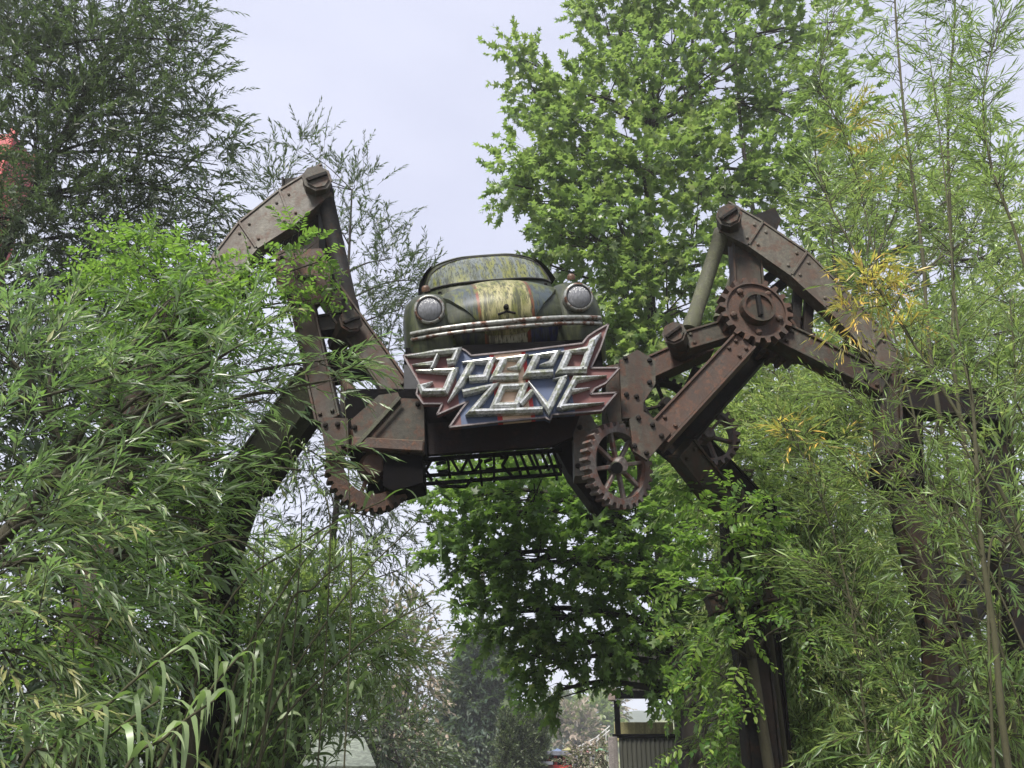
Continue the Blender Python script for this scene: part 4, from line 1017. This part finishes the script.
# -- plane tree, upper right
b0 = (2.6, 13.2, 0)
plant('plane_tree', 'tall fresh green tree with lobed leaves rising behind the right arm', 'tree', b0, M['l_plane'], M['bark'],
  C([(530,80,12,18,30,.3),(548,105,12,18,24,.25),(515,55,12,8,16,.08),(590,10,12.5,18,16,.25),(620,30,12.5,40,40,.8),(680,20,12.5,50,45,1),(740,10,12.8,50,40,1),(790,40,13,45,45,1),(600,95,12,45,40,1),(660,90,12.3,50,45,1.1),(720,80,12.6,50,45,1.1),(780,110,13,50,45,1.1),
     (570,130,12,35,30,.7),(540,160,12,35,26,.6),(515,185,11.8,22,16,.25),(575,190,12,45,38,1),(630,160,12,50,45,1.1),(690,160,12.4,50,45,1.1),(750,180,12.8,50,45,1),(810,180,13,45,50,.9),(590,240,11.8,45,40,1),(640,235,12,50,45,1.1),(560,235,11.8,25,20,.3),
     (700,240,12.4,50,45,1),(830,90,13.2,30,50,.5),(620,300,11.8,40,40,1),(670,310,12,50,45,1),(600,340,11.8,30,30,.6),(640,370,12,50,40,1),(550,265,11.8,18,12,.12),(700,380,12.4,50,50,1),(600,420,12,50,40,.9),(660,440,12,50,45,1),(820,260,13,50,60,.8),(560,460,12,60,30,.8),(480,470,12.2,40,24,.4),(640,5,12.4,50,20,.5),(850,20,13.4,20,50,.2)], 105),
  dict(len=.55, nl=10, kind='palm', ll=.18, lw=.195, ang=58, droop=.12, bare=.2), trunk=[Vector(b0), (2.5, 13.1, 3), (2.3, 13, 6), (2.4, 12.8, 9), (2.6, 12.8, 13)], r0=.26, r1=.05, limb_r=.05, out=.8, grav=.15, flat_=1.2, tone0=.5, hollow=.45,
  extra=[([(700,200,12.6),(690,80,12.6),(700,-20,12.6)], .05, .02), ([(640,280,12),(600,180,12),(545,110,12),(520,60,12)], .035, .006), ([(650,260,12.2),(610,250,12),(560,245,11.8)], .03, .006), ([(760,250,12.9),(740,120,12.9),(735,-20,12.9)], .05, .02)])
# -- second, thinner green tree behind everything on the right
b0 = (6.4, 15.5, 0)
plant('alder_tree', 'wide pale green tree forming the backdrop on the far right', 'tree', b0, M['l_feather'], M['bark'],
  C([(720,480,14,70,60,1),(800,420,14.5,80,70,1.2),(880,380,15,80,70,1.2),(960,330,15,80,70,1.2),(1030,380,15,70,80,1),(820,540,14.5,80,70,1.2),(910,500,15,80,70,1.2),(1000,520,15,80,70,1.2),(850,660,14.5,90,70,1.2),(960,640,15,90,70,1.2),
     (800,720,14,80,60,1),(900,750,14.5,90,50,1),(1010,740,15,80,60,1),(870,250,15,60,60,.8),(950,220,15,60,60,.8),(1020,260,15,60,70,.9),(780,330,14.5,60,60,.8),(860,170,15,40,45,.45),(1010,160,15,50,45,.4),(930,130,15.2,40,30,.25),(760,610,14,50,60,.8)], 230),
  dict(len=.8, nl=18, kind='oval', ll=.16, lw=.062, ang=45, droop=.2), trunk=[Vector(b0), (6.4, 15.5, 4), (6.2, 15.2, 7), (6.4, 15, 10)], r0=.25, r1=.06, limb_r=.05, tone0=.35, flat_=.6, grav=.1)
# -- feathery willow behind and around the right legs
b0 = (2.9, 8.2, 0)
plant('willow_shrub', 'tall feathery willow with fine light green leaves behind the right legs', 'bush', b0, M['l_feather'], M['twig'],
  C([(740,470,8,40,45,.7),(790,430,8.2,50,50,1),(850,430,8.3,50,55,1),(790,520,8,50,50,1.2),(850,530,8.2,60,55,1.3),(920,480,8.4,50,60,1),(800,600,7.8,55,50,1.3),(870,620,8,60,55,1.4),(830,700,7.8,70,55,1.5),(910,720,8,60,50,1.2),(980,600,8.4,60,70,1.1),
     (1000,720,8.2,60,60,1),(760,660,7.8,35,60,.7),(780,745,7.6,50,35,.9),(720,420,8.2,30,35,.35),(940,360,8.6,60,50,.9),(1000,430,8.6,50,70,.9),(770,370,8.4,30,35,.35),(840,370,8.5,40,40,.6),(1010,330,8.6,40,50,.6),(830,220,8.8,50,50,.35),(900,200,9,60,60,.6),(980,230,9,60,60,.7)], 190),
  dict(len=.6, nl=28, kind='lance', ll=.115, lw=.02, ang=40, droop=.3, rtw=.003), trunk=[Vector(b0), (2.8, 8.2, 1.5), (2.9, 8.2, 3), (3.1, 8.3, 4.8)], r0=.10, r1=.03, limb_r=.025, tone0=.45, out=.7, grav=.15, flat_=.9, twig_m=M['twig'])
# -- bamboo culms in the right foreground
BF = 1.9
def bamboo(label, culms, nbr, ll, lw, tone, Yb, group='bamboo canes in the right foreground', yellow=(), nlf=9, blen=.45, br=.003):
    """culms: list of pixel polylines with radius"""
    first = culms[0][0]; base = P(first[0][0], first[0][1], first[0][2]); base.z = 0
    root = empty('bamboo', base, label, 'bamboo', group); L = Leaves(); tw = Twigs(); st = MB()
    for pts, r0, r1, lo in culms:
        w = [P(*p) for p in pts]; g = w[0] + (w[0] - w[1])*(w[0].z/max(.3, (w[1].z - w[0].z)))*.35; g.z = -.05
        full = catmull([g] + w, 10); n = len(full); rad = []
        for i in range(n): rad.append(lerp(r0, r1, i/(n-1))*(1.22 if i % 5 == 0 else 1.0))
        c = child_world(st.__class__().tube(full, rad, 10), 'culm', M['culm'], root)
        pa = np.array(full)
        nbr_ = int(nbr*BF)
        tt = rng.uniform(lo, .995, nbr_)*(n-1); i0 = np.minimum(tt.astype(int), n-2); f = (tt - i0)[:, None]
        p = pa[i0]*(1-f) + pa[i0+1]*f; tg = nrmz(pa[i0+1] - pa[i0])
        d = nrmz(rng.normal(size=(nbr_, 3))*np.array([1, .8, .4]))*.9 + tg*.7
        tn = np.clip(tone + rng.normal(0, .1, nbr_), 0, .82)
        spray(L, tw, p, d, blen*rng.uniform(.5, 1.2, nbr_), nlf, 'lance', ll, lw, tn, ang=38, droop=.12, bare=.25, rtw=br, tj=.06)
    for x, y, Y, r_, ns in yellow:
        p, u, ce = in_clump(x, y, Y, r_, r_*.6, ns*3, .8)
        spray(L, tw, p, u + np.array([0, 0, .2]), .22*rng.uniform(.6, 1.2, ns*3), 8, 'lance', ll*.95, lw*1.25, np.full(ns*3, .96), ang=42, droop=.3, rtw=.002, tj=.06)
    tw.build('twigs', M['culm'], root); L.build('foliage', M['l_bamboo'], root); return root
bamboo('thickest bamboo cane with a forked node rising through the lower right', [([(1012,790,4.2),(995,640,4.2),(981,540,4.2),(972,400,4.3),(958,330,4.4),(945,180,4.6),(925,20,4.8)], .019, .0015, .35)], 46, .125, .012, .5, 4.2)
bamboo('bamboo cane with yellowing leaf tufts in front of the right arm', [([(1040,600,4.6),(990,470,4.6),(905,330,4.7),(860,260,4.8),(826,195,4.9),(815,150,5)], .014, .003, .3)], 50, .12, .012, .5, 4.6,
   yellow=((870,290,4.8,26,10),(895,300,4.8,22,8),(855,320,4.8,18,6),(865,270,4.8,18,5),(905,330,4.8,15,4)))
bamboo('slender upright bamboo cane just right of the plane tree', [([(940,420,5.4),(922,250,5.5),(905,120,5.6),(896,20,5.8),(893,-60,5.9)], .016, .007, .45), ([(915,420,5.6),(880,280,5.7),(850,150,5.8),(820,80,5.9),(835,10,6)], .008, .003, .5)], 75, .14, .016, .45, 5.4,
   yellow=((862,118,5.8,16,5),(885,148,5.8,12,4),(870,165,5.8,8,2),(888,190,5.8,12,2),(850,130,5.8,10,2)))
bamboo('upright bamboo cane with dark leaves in the top right', [([(962,430,5.8),(953,280,5.9),(948,120,6),(955,10,6.1),(950,-60,6.2)], .016, .007, .5)], 110, .15, .018, .2, 5.8)
bamboo('outermost bamboo cane leaning left in the top right corner', [([(1060,420,5),(1022,255,5.1),(990,160,5.2),(984,90,5.3),(1000,20,5.3)], .015, .004, .45)], 90, .14, .016, .4, 5)
bamboo('low bamboo cane with small yellow tufts under the forearm', [([(870,760,5.2),(850,600,5.2),(815,480,5.3),(780,420,5.4)], .010, .003, .25)], 60, .11, .011, .6, 5.2, nlf=10,
   yellow=((795,438,5.3,12,4),(832,440,5.3,12,3),(775,425,5.3,8,2)))
bamboo('bamboo canes arching across the right leg of the machine', [([(1000,760,4.9),(960,640,4.9),(900,520,5),(850,470,5)], .009, .003, .2), ([(985,600,4.8),(930,480,4.9),(880,420,5),(845,390,5)], .007, .003, .3), ([(1010,740,5),(1000,560,5),(1015,400,5),(1010,300,5)], .012, .004, .3), ([(950,780,5),(900,690,5),(850,600,5),(810,560,5)], .009, .003, .2)], 40, .12, .012, .55, 4.9, nlf=10)
bamboo('bare forked side stems of bamboo on the right', [([(978,470,4.2),(925,430,4.2),(862,350,4.3)], .006, .003, .2), ([(984,560,4.2),(940,520,4.2),(880,440,4.3)], .006, .003, .2), ([(988,590,4.2),(1010,540,4.2),(1040,500,4.2)], .008, .004, .2)], 7, .12, .012, .5, 4.2)
b0 = (3.75, 5.0, 0)
plant('willow_bush', 'green willow bush in front of the outermost right leg at the right edge', 'bush', b0, M['l_feather'], M['twig'],
  C([(1010,470,5,36,40,.6),(1000,560,5,40,45,.8),(1015,650,5,36,45,.9),(985,720,5,45,36,.8),(930,560,5.1,26,36,.28),(920,690,5.1,34,40,.5),(880,740,5.1,40,30,.5),(1010,390,5.1,30,30,.35)], 36),
  dict(len=.45, nl=22, kind='lance', ll=.12, lw=.017, ang=38, droop=.35, rtw=.003), trunk=[Vector(b0), (3.6, 5.0, 1.2), (3.5, 5.1, 2.4)], r0=.06, r1=.02, limb_r=.014, tone0=.3, bias=(-.25, -.1, .3))
# -- creeper on the middle right leg
b0 = (1.8, 6.2, 0)
plant('wisteria_creeper', 'yellow green creeper climbing the inner right leg of the machine', 'creeper', b0, M['l_vine'], M['twig'],
  C([(735,505,6,18,16,.4),(755,520,6.3,18,20,.6),(700,510,6,14,16,.35),(715,535,6,20,20,.6),(700,560,5.9,18,16,.45),(690,590,5.9,20,12,.4),(715,575,6,16,20,.4),(765,560,6.2,18,22,.5),(735,625,5.9,24,14,.4),(700,640,5.9,24,14,.45),(735,660,5.8,24,18,.5),(690,665,5.9,18,10,.25),(720,690,5.9,26,18,.5),(720,730,5.9,24,26,.55),(700,755,5.9,18,20,.3),(770,610,6.1,16,20,.3),(690,490,6.3,16,10,.2),(800,620,6,20,30,.3)], 26),
  dict(VINE, len=.28, ll=.07, lw=.034), trunk=[Vector(b0), P(752, 660, 6.5), P(745, 560, 6.5), P(742, 490, 6.5)], r0=.05, r1=.02, limb_r=.014, out=1.0, grav=-.15, flat_=1.2, crown='foliage', stem_name='stem', tone0=.62, hollow=.4)
# ivy with round leaves at the knee
plant('ivy', 'dark glossy ivy hanging round the knee of the inner right leg', 'creeper', (2.0, 6.9, 0), M['l_maple'], M['twig'],
  C([(745,560,6.4,30,22,1),(770,545,6.5,22,18,.6),(725,585,6.4,16,20,.4),(745,520,6.4,26,16,.8),(780,600,6.6,16,30,.4),(690,470,6.6,12,14,.2)], 30), dict(len=.25, nl=8, kind='oval', ll=.07, lw=.055, ang=60, droop=.5),
  trunk=[Vector((2.0, 6.9, 0)), P(770, 640, 6.8), P(755, 540, 6.8)], r0=.04, r1=.02, limb_r=.01, crown='foliage', stem_name='stem', tone0=.5, grav=-.6)
# slim trunks right of the pavilion
for (x, Y, lb_) in ((797, 8.4, 'slim pale brown stem right of the inner right leg'), (728, 9.3, 'slim dark stem left of the inner right leg')):
    b0 = P(x, 768, Y); b0.z = 0
    plant('young_tree', lb_, 'tree', b0, M['l_feather'], M['bark'], C([(x+4, 560, Y, 26, 30, .6), (x, 600, Y, 22, 26, .4)], 60), dict(len=.5, nl=14, kind='lance', ll=.11, lw=.022, ang=42, droop=.2),
      trunk=[b0, P(x, 740, Y), P(x - 4, 660, Y), P(x, 560, Y)], r0=.07, r1=.03, group='young trees behind the inner right leg')

# ------------------------------------------------------------------ background
def far_tree(name, label, base, clumps, mat_, ll, lw, trunk_h, r=.3, n=100, tone=.4, kind='oval', grav=.1, lenn=1.2, group=None, nl=10, flat_=.9, hollow=.4, cat='tree', out=.8):
    return plant(name, label, cat, base, mat_, M['bark_dark'], C(clumps, n), dict(len=lenn, nl=nl, kind=kind, ll=ll, lw=lw, ang=50, droop=.15, rtw=.012), trunk=[Vector(base), Vector(base) + Vector((0, 0, trunk_h*.5)), Vector(base) + Vector((.1, 0, trunk_h))],
                 r0=r, r1=r*.3, limb_r=r*.3, tone0=tone, grav=grav, group=group, flat_=flat_, hollow=hollow, out=out)
b0 = P(478, 768, 46); b0.z = 0
cl_ = []
for i in range(11):
    y = 645 + i*15; w = 8 + i*4.8; cl_.append((482 - i*1.0, y, 46, w, 11, .4 + i*.13))
far_tree('conifer', 'dark hazy conifer standing beyond the end of the path', b0, cl_, M['l_far'], .5, .17, 12, .35, 330, .12, grav=-.35, lenn=1.3, nl=14, cat='conifer')
for k, (x, y, Y, w, tn, lb_) in enumerate(((402, 650, 34, 34, .7, 'tan brown leaved tree in haze left of the conifer'), (400, 745, 38, 18, .4, 'grey brown bushy tree low left of the conifer'))):
    b0 = P(x, 768, Y); b0.z = 0
    far_tree('autumn_tree', lb_, b0, [(x, y - 30, Y, w*.7, 26, .6), (x - 12, y, Y, w*.8, 30, 1), (x + 14, y + 10, Y, w*.7, 30, .8), (x, y + 40, Y, w, 30, 1), (x, y + 80, Y, w, 30, 1)], M['l_pink'] if k == 0 else M['l_far'], .3, .15, 6, .18, 80, tn, group=None)
b0 = P(395, 768, 24); b0.z = 0
far_tree('shrub', 'grey green rounded shrub behind the pale roof', b0, [(380, 725, 24, 40, 26, 1), (345, 700, 25, 40, 26, 1), (405, 752, 26, 30, 16, .6), (330, 740, 23, 50, 26, 1), (430, 764, 30, 24, 8, .4)], M['l_far'], .22, .10, 2.0, .12, 130, .6, cat='shrub')
for k, x in enumerate((507, 518, 529, 540)):
    Y = 30 + k*.6; top = 714 + abs(k-1)*3; b0 = P(x, 768, Y); b0.z = 0
    far_tree('columnar_cypress', ['leftmost of the four green hedge columns right of the conifer', 'second green hedge column right of the conifer', 'third green hedge column right of the conifer', 'rightmost green hedge column beside the red kiosk'][k], b0,
       [(x, top + 8, Y, 5, 12, .5), (x, top + 24, Y, 8, 16, 1), (x, top + 46, Y, 8, 20, 1), (x, top + 66, Y, 8, 16, 1)], M['l_far'], .16, .05, 2, .06, 150, .95, grav=1.1, lenn=.5, group='clipped cypress columns', kind='oval', cat='cypress', out=.4)
# tan and green trees on the slope
slope_trees = []
for k, (x, y, Y, w, h, mt, tn, lb_) in enumerate(((560, 712, 105, 16, 14, 'l_far', .8, 'hazy grey green tree on the slope, left of the others'), (592, 716, 100, 16, 14, 'l_plane', .7, 'light green tree in the middle of the hazy slope'),
        (574, 728, 92, 18, 10, 'l_pink', .6, 'low tan tree at the foot of the hazy slope'), (606, 704, 120, 12, 14, 'l_pink', .9, 'pinkish tree on the slope touching the pavilion post'), (545, 725, 120, 16, 10, 'l_far', .5, 'small dark tree on the slope behind the kiosk'))):
    b0 = P(x, y + h, Y)
    far_tree('slope_tree', lb_, (b0.x, b0.y, max(0, b0.z - 3)), [(x, y, Y, w, h, 1), (x + 5, y + 5, Y, w*.7, h*.7, .6)], M[mt], .8, .5, 4, .2, 90, tn, group='trees on the hazy slope', lenn=2.2)
# white blossom-like shrubs by the kiosk
far_tree('flower_shrub', 'pale grey flowering shrub between the kiosk and the pavilion', (P(592, 760, 27).x, 27, 0), [(585, 756, 27, 12, 10, .5), (600, 752, 27, 12, 12, .5), (578, 764, 26, 14, 8, .5)], M['l_pink'], .10, .07, 1.2, .05, 110, .9, lenn=.4, cat='shrub')
# rooftop at the lower left
gx = lambda x, y, Y: P(x, y, Y)
tent = empty('booth', P(340, 768, 17) * 1.0, 'small booth with a pale grey green sheet roof behind the bamboo', 'booth')
tent.location.z = 0
A_, B_, C_, D_ = P(300, 768, 16.0), P(376, 768, 16.0), P(364, 739, 18.2), P(314, 738, 18.2)
mb = MB(); Cc = (A_ + B_ + C_ + D_)/4
mb.prism([A_, B_, C_, D_], (B_ - A_).cross(D_ - A_), .06)
q = Vector((0, 0, 0))
child_world(mb, 'roof', flat('pale_roof', (.20, .23, .18), .7, 0, .3, 1.2), tent)
mb = MB(); mb.box(A_.x + .15, B_.x - .1, 16.3, 18.1, 0, A_.z - .04); child_world(mb, 'wall', flat('booth_wall', (.25, .22, .18), .8), tent)
mb = MB(); 
for x_ in (A_.x + .3, B_.x - .9): mb.box(x_, x_ + .6, 16.26, 16.298, 1.0, 1.6)
child_world(mb, 'window', M['black'], tent)
# red kiosk with flat grey roofs
KY = 32.0
kk = P(553, 760, KY); kiosk = empty('kiosk', (kk.x, KY, 0), 'bright red kiosk with stepped dark grey flat roofs at the bottom centre', 'kiosk')
redm = flat('kiosk_red', (.62, .05, .045), .5, 0, .15); greym = flat('kiosk_roof_grey', (.17, .18, .22), .6)
def kbox(name, x0, x1, y0, y1, m, d0=0, d1=1.6, par=None, zlow=None):
    a_, b_ = P(x0, y0, KY + d0), P(x1, y1, KY + d0); z0 = b_.z if zlow is None else zlow
    mb = MB().box(a_.x, b_.x, KY + d0, KY + d1, z0, a_.z, .01); return child_world(mb, name, m, kiosk)
kbox('roof', 545, 574, 751, 755.5, greym, -.35, 2); kbox('roof', 530, 553, 761.5, 765, greym, -.6, 1.5)
kbox('wall', 546.5, 572, 755.5, 768, M['black'], .25, 1.9, zlow=0)
for x in (546.5, 554, 562.5): kbox('post', x, x + 3.4, 755.6, 768, redm, .0, .15, zlow=0)
kbox('fascia', 543, 572, 765, 770, redm, -.1, .05); kbox('wall', 532, 546, 765, 768, redm, .1, 1.4, zlow=0)
# fairground bits on the slope
for k, (x, y, c_, lb_) in enumerate(((557, 747, (.12, .17, .3), 'small blue awning above the kiosk roof'), (568, 746, (.35, .32, .12), 'small yellow awning right of the blue one'), (583, 748, (.4, .15, .14), 'small red awning on the slope'), (600, 747, (.15, .4, .2), 'small green awning beside the pavilion'))):
    c0 = P(x, y, 78); t_ = empty('awning', (c0.x, c0.y, c0.z - 1.6), lb_, 'awning', 'distant coloured fairground awnings')
    mb = MB(); w_ = .62; zt = 1.5
    mb.add([(-w_, -w_, 1.25), (w_, -w_, 1.25), (w_, w_, 1.25), (-w_, w_, 1.25), (0, 0, zt)], [(0, 1, 4), (1, 2, 4), (2, 3, 4), (3, 0, 4), (3, 2, 1, 0)])
    mb.build('canopy', flat('awning_%d' % k, c_, .6), t_)
    for sx_ in (-1, 1):
        for sy_ in (-1, 1): MB().box(sx_*.56 - .03, sx_*.56 + .03, sy_*.56 - .03, sy_*.56 + .03, -1.5, 1.25).build('pole', greym, t_)
rail = empty('slide_railing', P(600, 745, 60), 'pale slanting railing on the slope left of the pavilion', 'railing')
mb = MB()
for k in range(2): mb.tube([P(578, 752 - k*5, 60), P(596, 742 - k*4, 60), P(610, 730 - k*4, 60)], .05, 6)
for x, y in ((582, 750), (590, 746), (598, 741), (606, 735)): mb.tube([P(x, y + 8, 60), P(x, y - 5, 60)], .05, 6)
child_world(mb, 'rails', flat('pale_rail', (.5, .5, .48), .5), rail)

# pavilion
PY = 18.0
pav = empty('pavilion', (P(665, 768, PY).x, PY, 0), 'dark corrugated pavilion with open side behind the maple trunk', 'pavilion')
m, nt, b = new_mat('corrugated_dark'); tc = N(nt, 'ShaderNodeTexCoord'); sx = N(nt, 'ShaderNodeSeparateXYZ'); nt.links.new(tc.outputs['Object'], sx.inputs[0])
b.inputs['Roughness'].default_value = .55
nt.links.new(mix(nt, noise(nt, 3, 5, .6, stretch=(4, 1, .4)), (.050, .052, .042), (.09, .092, .075)), b.inputs['Base Color']); corr = m
def corrug(name, x0, x1, ya, yb, pitch=.09, zlow=None):
    a_, b_ = P(x0, ya, PY), P(x1, yb, PY); zl = b_.z if zlow is None else zlow
    mb = MB(); xs = np.arange(a_.x, b_.x, pitch/4); pr = [0, .025, .025, 0]
    top = [(x, PY - pr[i % 4], a_.z) for i, x in enumerate(xs)]; bot = [(x, y, zl) for x, y, _ in top]
    mb.grid([top, bot], False); mb.grid([[(x, PY + .04, z) for x, y, z in r_] for r_ in (bot, top)], False)
    return child_world(mb, name, corr, pav)
corrug('lower_wall', 619, 735, 737, 768, zlow=0); corrug('upper_wall', 622, 735, 648, 692)
def pbox(name, x0, x1, y0, y1, m, d0, d1, zlow=None):
    a_, b_ = P(x0, y0, PY), P(x1, y1, PY); mb = MB().box(a_.x, b_.x, PY + d0, PY + d1, b_.z if zlow is None else zlow, a_.z, .01); return child_world(mb, name, m, pav)
pbox('roof_beam', 614, 735, 691, 699, M['black'], -.12, -.03); pbox('beam_end', 607.5, 614.5, 690, 701, flat('pale_timber', (.38, .30, .27), .7), -.16, .02)
pbox('post', 613.5, 620.5, 701, 736, M['black'], -.10, -.02); pbox('rail', 612, 735, 734, 738, M['black'], -.07, -.03)
pbox('corner_post', 607.5, 618, 737, 768, flat('grey_timber', (.28, .25, .24), .8), -.14, -.04, 0)
for x in (672, 703, 716): pbox('post', x, x + 5, 699, 734, M['black'], -.08, -.02)
pbox('back_panel', 630, 700, 713, 735, flat('yellow_panel', (.48, .44, .2), .6), 2.9, 2.95)
mb = MB(); a_, b_ = P(612, 690, PY), P(740, 690, PY)
mb.box(a_.x, b_.x, PY - .05, PY + 3.2, P(620, 646, PY).z, P(620, 646, PY).z + .08); child_world(mb, 'roof', M['steel_dark'], pav)
pbox('side_wall', 735, 738, 646, 768, corr, 0, 3, 0)
# red ride tower behind the willow, left edge
tw_x = P(0, 240, 14); tower = empty('ride_tower', (tw_x.x - .5, 14, 0), 'red lattice ride tower glimpsed through leaves at the left edge', 'ride tower')
redt = flat('ride_red', (.50, .05, .05), .45, 0, .2)
z1 = P(0, 142, 14).z
for sx_ in (-.42, .42):
    for sy_ in (-.42, .42):
        MB().box(sx_ - .06, sx_ + .06, sy_ - .06, sy_ + .06, 0, z1, .01).build('post', redt, tower)
mb = MB(); k = 0; z = .3
while z < z1 - 1.0:
    s_ = 1 if k % 2 else -1
    for yy in (-.42, .42): mb.beam((-.42*s_, yy, z), (.42*s_, yy, z + .9), .06, .04, 0); mb.beam((.42*s_, yy, z), (-.42*s_, yy, z + .9), .05, .03, 0)
    for xx in (-.42, .42): mb.beam((xx, -.42*s_, z), (xx, .42*s_, z + .9), .06, .04, 0, side=(1, 0, 0))
    z += .95; k += 1
mb.build('lattice', redt, tower)
MB().box(-.6, .5, -.5, .5, P(0, 225, 14).z, P(0, 150, 14).z, .02).build('car_panel', redt, tower)

# haze
mb = MB().box(-400, 400, -30, 620, -1, 48)
m = bpy.data.materials.new('haze'); m.use_nodes = True; nt = m.node_tree; nt.nodes.remove(nt.nodes['Principled BSDF'])
pv = nt.nodes.new('ShaderNodeVolumePrincipled'); pv.inputs['Color'].default_value = (.93, .95, 1, 1); pv.inputs['Density'].default_value = .0015; pv.inputs['Anisotropy'].default_value = .2
nt.links.new(pv.outputs[0], nt.nodes['Material Output'].inputs['Volume'])
HAZE = True
if HAZE: tag(mb.build('haze', m), 'thin grey haze in the air', 'haze', kind='stuff')
scene.cycles.max_bounces = 6; scene.cycles.diffuse_bounces = 4; scene.cycles.glossy_bounces = 2; scene.cycles.transmission_bounces = 3; scene.cycles.volume_bounces = 1; scene.cycles.transparent_max_bounces = 4
